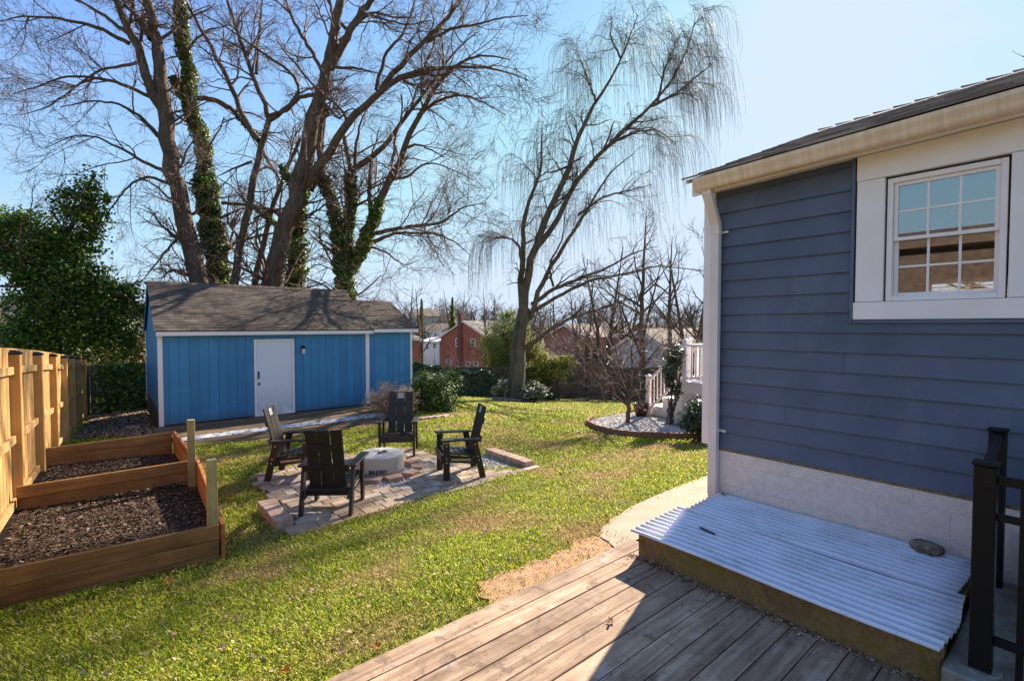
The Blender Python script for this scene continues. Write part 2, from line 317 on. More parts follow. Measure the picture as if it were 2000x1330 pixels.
M['brickdark'] = mk_brick('sooty_brick', (.20, .07, .045), (.26, .10, .07), (.22, .17, .14))
M['brick2'] = mk_brick('brown_brick', (.42, .13, .085), (.50, .18, .12), (.45, .33, .28))
def mk_ground():
    k = NT('lawn_ground', .95, .1); v = k.geo(); a = k.noise(v, 1.1, 6, .65); b = k.noise(v, 14, 6, .7); f = k.noise(v, 80, 3, .8)
    c = k.ramp(b, [(.3, (.06, .06, .012)), (.5, (.15, .17, .02)), (.72, (.26, .22, .07))])
    c = k.mix(k.ramp(a, [(.55, (0, 0, 0)), (.72, (.75, .75, .75))]), c, (.34, .22, .11))
    d = k.n('ShaderNodeVectorMath', operation='LENGTH'); k.l(v, d.inputs[0])
    mr = k.n('ShaderNodeMapRange'); mr.inputs[1].default_value = 26; mr.inputs[2].default_value = 45; k.l(d.outputs['Value'], mr.inputs[0])
    far = k.ramp(k.noise(v, .12, 5), [(.3, (.09, .075, .05)), (.6, (.13, .14, .05)), (.8, (.20, .16, .11))])
    k.col(k.mix(mr.outputs[0], c, far)); k.bump(k.math('ADD', b, f), .8, .03); return k.m
M['ground'] = mk_ground()
def mk_dirt():
    k = NT('bare_sandy_dirt', .95, .1); v = k.geo(); b = k.noise(v, 9, 7, .7); f = k.noise(v, 110, 4, .8)
    c = k.ramp(b, [(.3, (.46, .25, .125)), (.55, (.62, .37, .21)), (.75, (.72, .49, .31))]); k.col(k.mix(k.math('MULTIPLY', f, .35), c, (.2, .11, .06))); k.bump(k.math('ADD', b, f), .8, .02); return k.m
M['dirt'] = mk_dirt()
def mk_glass():
    k = NT('window_glass', .02, .5); t = k.n('ShaderNodeBsdfTransparent'); t.inputs[0].default_value = (.86, .88, .86, 1)
    g = k.n('ShaderNodeBsdfGlossy'); g.inputs['Roughness'].default_value = .01; g.inputs[0].default_value = (.9, .95, 1, 1)
    f = k.n('ShaderNodeFresnel'); f.inputs[0].default_value = 1.5; q = k.math('ADD', k.math('MULTIPLY', f.outputs[0], 1.6), .14)
    x = k.n('ShaderNodeMixShader'); k.l(q, x.inputs[0]); k.l(t.outputs[0], x.inputs[1]); k.l(g.outputs[0], x.inputs[2]); k.l(x.outputs[0], k.o.inputs[0]); return k.m
M['glass'] = mk_glass()

# ------------------------------------------------------------------ object helpers
ORG = {}
def tag(o, label=None, cat=None, group=None, kind=None):
    for k, v in (('label', label), ('category', cat), ('group', group), ('kind', kind)):
        if v: o[k] = v
    return o
def thing(name, loc, label, cat, group=None, rz=0):
    o = bpy.data.objects.new(name, None); COL.objects.link(o); o.location = tuple(map(float, loc)); o.rotation_euler = (0, 0, rz)
    o.empty_display_size = .2
    return tag(o, label, cat, group)
def root_of(p):
    while p.parent: p = p.parent
    return p
def link(name, me, mats, parent=None, smooth=False, local=False):
    for m in (mats if isinstance(mats, (list, tuple)) else [mats]): me.materials.append(M[m] if isinstance(m, str) else m)
    o = bpy.data.objects.new(name, me); COL.objects.link(o)
    if parent:
        if not local:
            l = root_of(parent).location
            n = len(me.vertices); a = np.empty(n * 3); me.vertices.foreach_get('co', a); a = a.reshape(-1, 3) - np.array(l); me.vertices.foreach_set('co', a.ravel())
        o.parent = parent
    if smooth: me.shade_smooth()
    me.update(); return o
def np_mesh(name, V, F, mats, parent=None, smooth=False, local=False, origin=False):
    """V (n,3); F list of equal-size face arrays"""
    me = bpy.data.meshes.new(name); Fs = F if isinstance(F, list) else [F]
    off = None
    me.vertices.add(len(V)); me.vertices.foreach_set('co', np.asarray(V, np.float32).ravel())
    idx = np.concatenate([f.ravel() for f in Fs]).astype(np.int32); tot = np.concatenate([np.full(len(f), f.shape[1]) for f in Fs])
    st = np.concatenate([[0], np.cumsum(tot)[:-1]]).astype(np.int32)
    me.loops.add(len(idx)); me.loops.foreach_set('vertex_index', idx)
    me.polygons.add(len(tot)); me.polygons.foreach_set('loop_start', st)
    me.update(calc_edges=True); me.validate()
    return link(name, me, mats, parent, smooth, local)
class MB:
    def __init__(s): s.v = []; s.f = []; s.mi = []; s.m = 0
    def add(s, vs, fs):
        b = len(s.v); s.v += [tuple(map(float, p)) for p in vs]; s.f += [tuple(b + i for i in f) for f in fs]; s.mi += [s.m] * len(fs); return s
    def box(s, x0, x1, y0, y1, z0, z1):
        return s.hexa([(x0, y0, z0), (x1, y0, z0), (x1, y1, z0), (x0, y1, z0), (x0, y0, z1), (x1, y0, z1), (x1, y1, z1), (x0, y1, z1)])
    def hexa(s, p): return s.add(p, [(0, 3, 2, 1), (4, 5, 6, 7), (0, 1, 5, 4), (1, 2, 6, 5), (2, 3, 7, 6), (3, 0, 4, 7)])
    def beam(s, a, b, w, h, up=(0, 0, 1)):
        a = Vector(a); b = Vector(b); d = (b - a).normalized(); u = Vector(up); u = (u - d * u.dot(d)).normalized(); r = d.cross(u)
        P = []
        for q in (a, b):
            for i, j in ((-1, -1), (1, -1), (1, 1), (-1, 1)): P.append(q + r * (w / 2 * i) + u * (h / 2 * j))
        return s.hexa([P[0], P[1], P[2], P[3], P[4], P[5], P[6], P[7]])
    def prism(s, poly, axis, a, b):
        """poly 2D list extruded along axis from a to b"""
        n = len(poly); mk = {'x': lambda t, p: (t, p[0], p[1]), 'y': lambda t, p: (p[0], t, p[1]), 'z': lambda t, p: (p[0], p[1], t)}[axis]
        V = [mk(a, p) for p in poly] + [mk(b, p) for p in poly]
        F = [tuple(range(n))[::-1], tuple(range(n, 2 * n))] + [(i, (i + 1) % n, n + (i + 1) % n, n + i) for i in range(n)]
        return s.add(V, F)
    def lathe(s, c, prof, n=24, cap=True):
        V = []; F = []
        for r, z in prof:
            for i in range(n):
                t = 2 * math.pi * i / n; V.append((c[0] + r * math.cos(t), c[1] + r * math.sin(t), c[2] + z))
        for j in range(len(prof) - 1):
            for i in range(n): F.append((j * n + i, j * n + (i + 1) % n, (j + 1) * n + (i + 1) % n, (j + 1) * n + i))
        if cap: F += [tuple(range(n))[::-1], tuple(range((len(prof) - 1) * n, len(prof) * n))]
        return s.add(V, F)
    def build(s, name, mats, parent=None, bevel=0, smooth=False, local=False, bseg=1):
        me = bpy.data.meshes.new(name); me.from_pydata(s.v, [], s.f); me.update()
        if any(s.mi): me.polygons.foreach_set('material_index', s.mi)
        o = link(name, me, mats, parent, smooth, local)
        if bevel:
            m = o.modifiers.new('bevel', 'BEVEL'); m.width = bevel; m.segments = bseg; m.limit_method = 'ANGLE'
        return o
def centre_origin(o):
    """top-level mesh: put its origin at its own base"""
    me = o.data; a = np.empty(len(me.vertices) * 3); me.vertices.foreach_get('co', a); a = a.reshape(-1, 3)
    c = np.array([(a[:, 0].min() + a[:, 0].max()) / 2, (a[:, 1].min() + a[:, 1].max()) / 2, a[:, 2].min()])
    me.vertices.foreach_set('co', (a - c).ravel()); me.update(); o.location = tuple(c); return o
def structure(o, label=None): return tag(o, label, None, None, 'structure')

# ---- vectorised tubes, leaves, scatter
def unit(a): return a / np.maximum(np.linalg.norm(a, axis=-1, keepdims=True), 1e-9)
def tubes(P, Rr, k):
    """P (N,n,3) polylines, Rr (N,n) radii"""
    N, n, _ = P.shape
    T = np.empty_like(P); T[:, 1:-1] = P[:, 2:] - P[:, :-2]; T[:, 0] = P[:, 1] - P[:, 0]; T[:, -1] = P[:, -1] - P[:, -2]; T = unit(T)
    ref = np.where(np.abs(T[:, :1, 2:3]) > .8, np.array([1., 0, 0]), np.array([0, 0, 1.])); ref = np.broadcast_to(ref, P.shape)
    A = unit(np.cross(T, ref)); B = np.cross(T, A)
    an = np.arange(k) * 2 * math.pi / k
    V = P[:, :, None] + Rr[:, :, None, None] * (np.cos(an)[None, None, :, None] * A[:, :, None] + np.sin(an)[None, None, :, None] * B[:, :, None])
    base = (np.arange(N)[:, None, None] * n + np.arange(n - 1)[None, :, None]) * k
    i = np.arange(k)[None, None]; j = (i + 1) % k
    Fq = np.stack(np.broadcast_arrays(base + i, base + j, base + k + j, base + k + i), -1).reshape(-1, 4)
    return V.reshape(-1, 3), Fq
def join(parts):
    V = []; F = []; o = 0
    for v, f in parts: V.append(v); F.append(f + o); o += len(v)
    return np.vstack(V), F
def resample(pts, n):
    pts = np.asarray(pts, float); d = np.concatenate([[0], np.cumsum(np.linalg.norm(np.diff(pts[:, :3], axis=0), axis=1))]); t = np.linspace(0, d[-1], n)
    # smooth (Catmull-like via cubic of arc length) using linear then averaging
    q = np.stack([np.interp(t, d, pts[:, i]) for i in range(pts.shape[1])], 1)
    for _ in range(2): q[1:-1] = (q[:-2] + 2 * q[1:-1] + q[2:]) / 4
    return q, d[-1]
def grow(P, Rr, rng, per_m, t0, lr, rr, n, ang, up, wig, rmin, t1=1.0, lmin=0, keep=1.0):
    """children of polylines P (N,n,3): returns (Pc,Rc)"""
    ln = np.linalg.norm(np.diff(P, axis=1), axis=2).sum(1)
    cnt = np.maximum(rng.poisson(per_m * ln * (t1 - t0)), 1 if lmin else 0); idx = np.repeat(np.arange(len(P)), cnt); m = len(idx)
    if m == 0: return np.zeros((0, n, 3)), np.zeros((0, n))
    t = t0 + (t1 - t0) * rng.random(m); nn = P.shape[1]; ft = t * (nn - 1); i0 = np.minimum(ft.astype(int), nn - 2); fr = (ft - i0)[:, None]
    a = P[idx, i0]; b = P[idx, i0 + 1]; st = a + (b - a) * fr; tan = unit(b - a); r0 = Rr[idx, i0] * (1 - fr[:, 0]) + Rr[idx, i0 + 1] * fr[:, 0]
    rv = unit(rng.normal(size=(m, 3))); per = unit(rv - tan * (rv * tan).sum(1, keepdims=True))
    th = ang[0] + (ang[1] - ang[0]) * rng.random(m); d = tan * np.cos(th)[:, None] + per * np.sin(th)[:, None]
    le = (lr[0] + (lr[1] - lr[0]) * rng.random(m)) * (1.15 - .6 * t)
    step = (le / (n - 1))[:, None]; Q = np.empty((m, n, 3)); Q[:, 0] = st
    for s in range(1, n):
        d = unit(d + rng.normal(size=(m, 3)) * wig + np.array([0, 0, up[0] + (up[1] - up[0]) * s / (n - 1)])); Q[:, s] = Q[:, s - 1] + d * step
    R0 = np.maximum(np.minimum(r0 * rr, le * .02 + rmin), rmin); Rc = R0[:, None] * np.linspace(1, .35, n)[None]
    return Q, np.maximum(Rc, rmin * .55)
def leaf_mesh(P, N, size, rng, aspect=.75, fold=.25):
    """folded four-point leaves at P with normals about N"""
    m = len(P); N = unit(N + rng.normal(size=(m, 3)) * .45); rv = rng.normal(size=(m, 3)); A = unit(rv - N * (rv * N).sum(1, keepdims=True)); B = np.cross(N, A)
    s = (np.asarray(size) * (.7 + .6 * rng.random(m)))[:, None]
    V = np.stack([P - A * s * .5, P + B * s * .5 * aspect + N * s * fold * .4, P + A * s * .5, P - B * s * .5 * aspect + N * s * fold * .4], 1).reshape(-1, 3)
    b = np.arange(m)[:, None] * 4
    return V, np.vstack([b + np.array([[0, 1, 2]]), b + np.array([[0, 2, 3]])])
def scatter(tv, tf, P, size, rng, flat=1.0, yaw_only=False, tilt=.3, scale3=None):
    m = len(P); tv = np.asarray(tv, float); tf = np.asarray(tf)
    a = rng.random(m) * 2 * math.pi; N = unit(np.stack([rng.normal(size=m) * tilt, rng.normal(size=m) * tilt, np.ones(m)], 1)) if not yaw_only else np.tile([0, 0, 1.], (m, 1))
    A = np.stack([np.cos(a), np.sin(a), np.zeros(m)], 1); A = unit(A - N * (A * N).sum(1, keepdims=True)); B = np.cross(N, A)
    s = np.asarray(size) * (.6 + .8 * rng.random(m)); sc = np.ones((m, 3)) if scale3 is None else scale3
    V = P[:, None] + s[:, None, None] * (tv[None, :, 0:1] * (A * sc[:, :1])[:, None] + tv[None, :, 1:2] * (B * sc[:, 1:2])[:, None] + tv[None, :, 2:3] * flat * (N * sc[:, 2:])[:, None])
    F = (np.arange(m)[:, None, None] * len(tv) + tf[None]).reshape(-1, tf.shape[1])
    return V.reshape(-1, 3), F
CUBE = (np.array([(-.5,-.5,-.5),(.5,-.5,-.5),(.5,.5,-.5),(-.5,.5,-.5),(-.45,-.45,.5),(.45,-.45,.5),(.45,.45,.5),(-.45,.45,.5)]), np.array([(0,3,2,1),(4,5,6,7),(0,1,5,4),(1,2,6,5),(2,3,7,6),(3,0,4,7)]))
OCTA = (np.array([(.5,0,0),(.1,.45,.1),(-.5,.1,0),(-.1,-.45,.1),(.05,0,.42),(0,0,-.4)]), np.array([(0,1,4),(1,2,4),(2,3,4),(3,0,4),(1,0,5),(2,1,5),(3,2,5),(0,3,5)]))
def inpoly(x, y, poly):
    ins = np.zeros(len(x), bool); n = len(poly)
    for i in range(n):
        x1, y1 = poly[i]; x2, y2 = poly[(i + 1) % n]
        c = ((y1 > y) != (y2 > y)) & (x < (x2 - x1) * (y - y1) / (y2 - y1 + 1e-12) + x1); ins ^= c
    return ins
def sample_poly(poly, n, rng):
    p = np.array(poly); lo, hi = p.min(0), p.max(0); out = np.zeros((0, 2))
    while len(out) < n:
        q = lo + (hi - lo) * rng.random((n * 2, 2)); out = np.vstack([out, q[inpoly(q[:, 0], q[:, 1], poly)]])
    return out[:n]
def sheet(name, poly, dz, mat, res=.12, noise=0):
    """ground-hugging sheet inside poly"""
    import bmesh
    bm = bmesh.new(); vs = [bm.verts.new((x, y, 0)) for x, y in poly]; bm.faces.new(vs)
    p = np.array(poly); lo, hi = p.min(0), p.max(0)
    for ax in (0, 1):
        for c in np.arange(lo[ax] + res, hi[ax], res):
            co = [0, 0, 0]; co[ax] = c; no = [0, 0, 0]; no[ax] = 1
            bmesh.ops.bisect_plane(bm, geom=bm.verts[:] + bm.edges[:] + bm.faces[:], plane_co=co, plane_no=no)
    xy = np.array([v.co[:2] for v in bm.verts]); z = gz(xy[:, 0], xy[:, 1]) + dz
    for v, h in zip(bm.verts, z): v.co.z = h + (rnd.uniform(-noise, noise) if noise else 0)
    me = bpy.data.meshes.new(name); bm.to_mesh(me); bm.free()
    return link(name, me, mat)

# ================================================================== THE SETTING
PATIO = [(1.68,5.93),(2.2,5.93),(4.95,5.93),(4.5,6.35),(4.5,8.2),(4.25,8.6),(3.0,8.62),(1.68,8.3)]
BORDER = [(1.5,5.64),(5.44,5.80),(5.44,5.93),(1.5,5.93)]
DIRT = [(1.93,2.42),(1.88,2.5),(1.94,2.58),(1.90,2.66),(1.99,2.74),(2.02,2.85),(2.13,2.80),(2.24,2.84),(2.36,2.77),(2.5,2.80),(2.63,2.72),(2.78,2.78),(2.9,2.74),(3.05,2.83),(3.2,2.77),(3.3,2.72),(3.3,2.42)]
WALK = [(3.10,2.42),(3.20,2.60),(3.24,2.71),(3.33,2.76),(3.40,2.85),(3.56,2.88),(3.68,2.95),(3.85,2.96),(4.05,3.03),(4.4,3.05),(5.6,3.12),(9.0,3.15),(9.0,2.42)]
BEDG = [(8.62,7.3),(8.55,6.75),(8.72,6.25),(9.05,5.7),(9.5,5.15),(10.1,4.6),(10.9,4.2),(10.9,7.4),(11.6,8.0),(10.6,8.35),(9.6,8.25),(8.95,7.9)]
LITTER = [(-.6,14.3),(.75,13.2),(.85,18.5),(3,19.4),(-.4,19.4)]
BED1 = [(-.84,5.57),(.80,5.55),(.90,7.9),(-.80,7.9)]
BED2 = [(-.80,7.97),(.90,7.97),(.86,10.2),(-.72,10.2)]
def ground():
    # polar grid, fine near the camera, out to the horizon
    rr = np.concatenate([[.3], 1.5 * 1.045 ** np.arange(0, 62), 25 * 1.09 ** np.arange(0, 56)]); rr = np.unique(rr); na = 200
    a = np.arange(na) * 2 * math.pi / na
    X = (rr[:, None] * np.cos(a)).ravel(); Y = (rr[:, None] * np.sin(a)).ravel()
    X = np.append(X, 0); Y = np.append(Y, 0); Z = gz(X, Y) - .02
    k = (X > 1.5) & (X < 5.5) & (Y > 5.6) & (Y < 8.7); Z[k] = np.minimum(Z[k], -.62)
    k = (Y < 2.38) & (Y > -8) & (X > -3) & (X < 10.3); Z[k] = np.minimum(Z[k], -.32)
    k = (Y < 2.9) & (Y > -8) & (X > 3.0) & (X < 10.3); Z[k] = np.minimum(Z[k], -.16)
    V = np.stack([X, Y, Z], 1); i = np.arange(len(rr) - 1)[:, None] * na; j = np.arange(na)[None]; jn = (j + 1) % na
    F = np.stack(np.broadcast_arrays(i + j, i + na + j, i + na + jn, i + jn), -1).reshape(-1, 4)
    c = len(X) - 1; T = np.stack([np.full(na, c), np.arange(na), (np.arange(na) + 1) % na], 1)
    structure(np_mesh('ground', V, [F, T], 'ground', smooth=True))
ground()
structure(sheet('dirt_patch', DIRT, -.006, 'dirt', .045, .006))
structure(sheet('walkway', WALK, .002, 'concrete', .12))
o = sheet('soil_under_bed', [(-1.15,5.6),(.84,5.5),(.92,7.93),(.88,10.25),(-1.1,10.25)], .12, 'peat', .1, .01); o.name = 'garden_soil'; structure(o)
structure(sheet('leaf_litter_ground', LITTER, .004, 'peat', .2, .01))
structure(sheet('tree_bed_ground', BEDG, .006, 'dirt', .2))

def pavers():
    """patio surface: running bond in staggered rows"""
    V = []; r = rnd; P = []; mb = MB(); mb.box(1.72, 4.44, 5.96, 8.5, -.66, -.598)
    y = 5.93; row = 0
    while y < 8.62:
        h = r.choice([.15, .15, .23]); x = 1.55 + r.uniform(0, .2)
        while x < 5.0:
            wd = r.choice([.15, .23, .30]); cx, cy = x + wd / 2, y + h / 2
            if inpoly(np.array([cx]), np.array([cy]), PATIO)[0] and math.hypot(cx - 3.33, cy - 7.32) > .72:
                z = -.57 + r.uniform(-.004, .004); g = .004
                mb.hexa([(x+g,y+g,-.64),(x+wd-g,y+g,-.64),(x+wd-g,y+h-g,-.64),(x+g,y+h-g,-.64),(x+g,y+g,z+r.uniform(-.002,.002)),(x+wd-g,y+g,z+r.uniform(-.002,.002)),(x+wd-g,y+h-g,z),(x+g,y+h-g,z)])
            x += wd
        y += h
    x = 1.5
    while x < 5.42:                       # long border course along the near side
        wd = r.choice([.28, .31, .34]); x2 = min(x + wd, 5.44); k = (x - 1.5) / 3.94 * .14; z = -.565 + r.uniform(-.004, .004)
        mb.hexa([(x+.004,5.65+k,-.66),(x2-.004,5.65+k,-.66),(x2-.004,5.922,-.66),(x+.004,5.922,-.66),(x+.004,5.65+k,z),(x2-.004,5.65+k,z),(x2-.004,5.922,z),(x+.004,5.922,z)])
        x = x2
    o = mb.build('patio', ['paver'], bevel=.006); structure(o)
pavers()

# ---- low retaining walls at two patio corners
def low_wall(x0, x1, y0, y1, lab, h=.10):
    t = thing('low_paver_wall', ((x0+x1)/2, (y0+y1)/2, -.62), lab, 'garden wall', 'low walls at the patio corners'); y = y0; n = int(round((y1 - y0) / .19)); s = (y1 - y0) / n
    for i in range(n):
        mb = MB(); mb.box(x0 + rnd.uniform(-.006, .006), x1 + rnd.uniform(-.006, .006), y0 + i * s + .003, y0 + (i + 1) * s - .003, -.66, -.575 + h + rnd.uniform(-.004, .004)); mb.build('wall_block', 'wallblock', t, .008)
low_wall(1.42, 1.62, 5.94, 6.78, 'short low wall of tan paver blocks at the near left patio corner', .09)
low_wall(5.22, 5.42, 5.94, 7.06, 'short low wall of tan paver blocks at the right patio corner behind a chair', .09)

# ---- stuff scattered on the ground
def scat(name, poly, n, tmpl, size, mat, dz, flat, tilt=.5, lab=None, flt=None, zf=None, seed=1):
    g = np.random.default_rng(seed); q = sample_poly(poly, n, g)
    if flt is not None: q = q[flt(q[:, 0], q[:, 1])]
    z = (gz(q[:, 0], q[:, 1]) if zf is None else zf(q[:, 0], q[:, 1])) + dz + g.random(len(q)) * .012
    V, F = scatter(*tmpl, np.stack([q[:, 0], q[:, 1], z], 1), size, g, flat, tilt=tilt)
    return tag(np_mesh(name, V, F, mat), None, None, None, 'stuff')
CHIP = (np.array([(-.5,-.14,0),(.5,-.2,.05),(.45,.15,0),(-.42,.2,.06)]), np.array([(0,1,2,3)]))
LEAFQ = (np.array([(-.5,0,0),(0,-.35,.15),(.5,0,.05),(0,.35,.18)]), np.array([(0,1,2,3)]))
scat('bark_mulch', BED1, 17000, CHIP, .042, 'mulch', .125, 1, .35, seed=2)
scat('bark_mulch', BED2, 11000, CHIP, .042, 'mulch', .125, 1, .35, seed=3)
scat('leaf_litter', LITTER, 5000, LEAFQ, .075, 'litter', .015, 1, .5, seed=4)
scat('white_gravel', BEDG, 9000, OCTA, .045, 'gravel', .012, .6, seed=5)
scat('white_gravel', [(3.33+.95*math.cos(a*.35), 7.32+.80*math.sin(a*.35)) for a in range(18)], 4200, OCTA, .028, 'gravel', 0, .7, seed=6, zf=lambda x, y: x*0-.596)
scat('white_gravel', [(4.6,6.35),(4.98,5.95),(5.22,5.95),(5.22,7.1),(4.55,7.1)], 1500, OCTA, .028, 'gravel', 0, .7, seed=8, zf=lambda x, y: x*0-.60)
scat('white_gravel', [(1.62,5.95),(1.67,5.95),(1.67,6.9),(1.62,6.8)], 60, OCTA, .028, 'gravel', 0, .7, seed=9, zf=lambda x, y: x*0-.60)

scat('soil_crumbs', DIRT, 420, OCTA, .008, 'crumb', -.006, .8, seed=14)
scat('soil_crumbs', [(3.06,2.40),(3.34,2.42),(3.5,2.95),(3.30,2.85)], 120, OCTA, .008, 'crumb', .003, .8, seed=15)
g_ = np.random.default_rng(16); n_ = 900; q_ = np.stack([3.065 - np.abs(g_.normal(size=n_)) * .03, g_.uniform(.45, 2.25, n_), np.full(n_, .003)], 1)
tag(np_mesh('deck_debris', *scatter(*CHIP, q_, .022, g_, 1, tilt=.4), 'crumb'), None, None, None, 'stuff')
def grass():
    g = np.random.default_rng(21)
    def place(n, rmin, rmax, pw):
        u = g.random(n); r = (rmin ** (2 - pw) + u * (rmax ** (2 - pw) - rmin ** (2 - pw))) ** (1 / (2 - pw)); a = g.uniform(R_(-22), R_(52), n) * -1 + R_(90) - 0.0
        a = R_(90 - 39.7) + g.uniform(R_(-44), R_(56), n)
        x = r * np.cos(a); y = r * np.sin(a)
        k = np.ones(n, bool)
        for p in (PATIO, BORDER, WALK, BEDG, [(-.9,5.42),(.88,5.42),(.95,7.95),(.92,10.3),(-.9,10.3)], LITTER, [(-2,-2),(3.3,-2),(3.3,2.405),(-2,2.405)], [(.8,11.35),(6.1,11.35),(6.1,14),(.8,14)], [(.8,13.9),(7.6,13.9),(7.6,18.5),(.8,18.5)], [(2.9,0),(30,0),(30,2.5),(2.9,2.5)], [(10.9,2),(16,2),(16,7),(10.9,7)]):
            j = .045 if p is WALK or p is BEDG else (.02 if p is PATIO or p is BORDER else 0)
            k &= ~inpoly(x + g.normal(size=n) * j, y + g.normal(size=n) * j, p)
        k &= ~(inpoly(x + g.normal(size=n) * .06, y + g.normal(size=n) * .06, DIRT) & (g.random(n) > .03)); k &= (np.hypot(x - 3.33, y - 7.32) > .62)
        k &= ~((x < -.9) & (y > 5)); k &= ~((x>1.42)&(x<1.62)&(y>5.9)&(y<6.8))
        # thin patches
        pn = np.sin(x * 2.1 + 1.3 * np.sin(y * 1.7)) * np.sin(y * 2.6 + 1.1 * np.sin(x * 1.3)); k &= (g.random(n) < np.clip(.95 - .5 * (pn > .55), 0, 1))
        x = x[k]; y = y[k]; return x, y, gz(x, y) - .012, np.hypot(x, y)
    x, y, z, r = place(640000, 2.3, 30, 1.45)
    m = len(x); s = np.clip(r / 4.5, .8, 3.2) ** .85
    az = g.random(m) * 2 * math.pi; D = np.stack([np.cos(az), np.sin(az), np.zeros(m)], 1); Wd = np.stack([-np.sin(az), np.cos(az), np.zeros(m)], 1)
    P = np.stack([x, y, z], 1); hgt = (.016 + .026 * g.random(m)) * s ** .45; le = (.010 + .034 * g.random(m)) * s ** .7; wd = (.0018 + .0038 * g.random(m)) * s
    tip = P + D * le[:, None] + np.array([0, 0, 1.]) * hgt[:, None]; mid = P + D * (le * .35)[:, None] + np.array([0, 0, 1.]) * (hgt * .62)[:, None]
    V = np.stack([P, mid - Wd * wd[:, None], tip, mid + Wd * wd[:, None]], 1).reshape(-1, 3); b = np.arange(m)[:, None] * 4
    tag(np_mesh('grass', V, b + np.array([[0, 1, 2, 3]]), 'grass'), None, None, None, 'stuff')
    # clover and weed leaves, low and flat, near part only
    x, y, z, r = place(90000, 2.3, 12, 1.3); m = len(x)
    V, F = leaf_mesh(np.stack([x, y, z + .012 + .02 * g.random(m)], 1), np.tile([0, 0, 1.], (m, 1)), .0135 * np.clip(r / 4.5, .8, 2), g, .9)
    tag(np_mesh('clover', V, F, 'grass'), None, None, None, 'stuff')
    x, y, z, r = place(3200, 2.3, 14, 1.2); m = len(x)
    V, F = leaf_mesh(np.stack([x, y, z + .03], 1), np.tile([0, 0, 1.], (m, 1)), .035, g, .7, .5)
    tag(np_mesh('dry_leaf_bits', V, F, 'litter'), None, None, None, 'stuff')
grass()

# ---- single fallen leaves one can pick out
def fallen_leaf(px, py, size, mat, lab, z=None):
    d = at(px, py, 1.0) - np.array([0, 0, CAMH]); t = 1.0
    for _ in range(30): p = np.array([0, 0, CAMH]) + d * t; t += (p[2] - ((G(p[0], p[1]) + .035) if z is None else z)) / -d[2] * .9
    a = rnd.random() * 6.3; pts = []
    for i in range(11):
        th = a + i * 2 * math.pi / 11; r = size * (.5 if i % 2 == 0 else .24); pts.append((r * math.cos(th), r * math.sin(th), .012 * math.sin(th * 2) + (.012 if i % 2 == 0 else 0)))
    m = MB(); m.add([(0, 0, 0)] + pts, [(0, 1 + i, 1 + (i + 1) % 11) for i in range(11)])
    o = m.build('fallen_leaf', mat); o.location = tuple(p); tag(o, lab, 'leaf', 'fallen leaves lying about the yard'); return o
for px, py, s, mt, lab, z in [(328,1135,.10,'leaf_orange','bright orange fallen leaf on the lawn just in front of the raised bed',None),
    (735,1262,.07,'leaf_orange','orange brown fallen leaf on the lawn close to the deck edge',None),
    (665,1272,.07,'leaf_tan','tan curled leaf on the lawn left of the orange one by the deck',None),
    (555,1310,.07,'leaf_orange','dark orange fallen leaf at the bottom edge of the lawn view',None),
    (432,1265,.08,'leaf_tan','pale tan leaf on the lawn in the lower left foreground',None),
    (810,1178,.05,'leaf_tan','small tan leaf on grass near the bare dirt patch corner',None),
    (592,1232,.06,'leaf_tan','thin pale leaf on the lawn halfway between bed and deck',None),
    (1192,1213,.05,'leaf_tan','small curled pinkish leaf on the shaded deck boards',.012),
    (1275,1098,.07,'leaf_tan','crumpled pale leaf on the deck against the mossy curb',.02),
    (1660,1255,.05,'leaf_tan','small dry leaf on the dark deck boards beside the curb middle',.012),
    (1413,965,.05,'leaf_tan','dry brown leaf caught at the foot of the downspout',.24)]:
    fallen_leaf(px, py, s, mt, lab, z)

# ================================================================== DECK
def deck():
    t = thing('wood_deck', (1, 1.2, -.15), 'weathered grey brown plank deck, sunlit at its lawn edge and shaded beside the house', 'deck')
    y = 2.40; i = 0
    while y > -2.2:
        x1 = 3.28 if i < 1 else (3.22 if i == 1 else 3.068); x0 = -2.4
        cuts = [x0, x1] if i % 3 else [x0, rnd.uniform(-.5, .3), x1]
        for a, b in zip(cuts[:-1], cuts[1:]):
            mb = MB(); z = rnd.uniform(-.002, .002); mb.box(a + .002, b - .002, y - .137, y, -.035 + z, z); mb.m = 1
            for nx in np.arange(-2.2, 3.2, .406):
                if a + .05 < nx < b - .05:
                    for ny in (y - .03, y - .107): mb.lathe((nx + rnd.uniform(-.008, .008), ny + rnd.uniform(-.005, .005), z), [(.0045, -.01), (.0045, .0006)], 8)
            o = mb.build('deck_board', ['deck', 'cord'], t, .004)
        y -= .1445; i += 1
    mb = MB(); mb.box(-2.3, 3.2, 2.33, 2.37, -.30, -.04)
    for x in np.arange(-2.3, 3.0, .406): mb.box(x, x + .04, -2.2, 2.329, -.25, -.042)
    mb.build('deck_frame', 'oldfence', t)
deck()

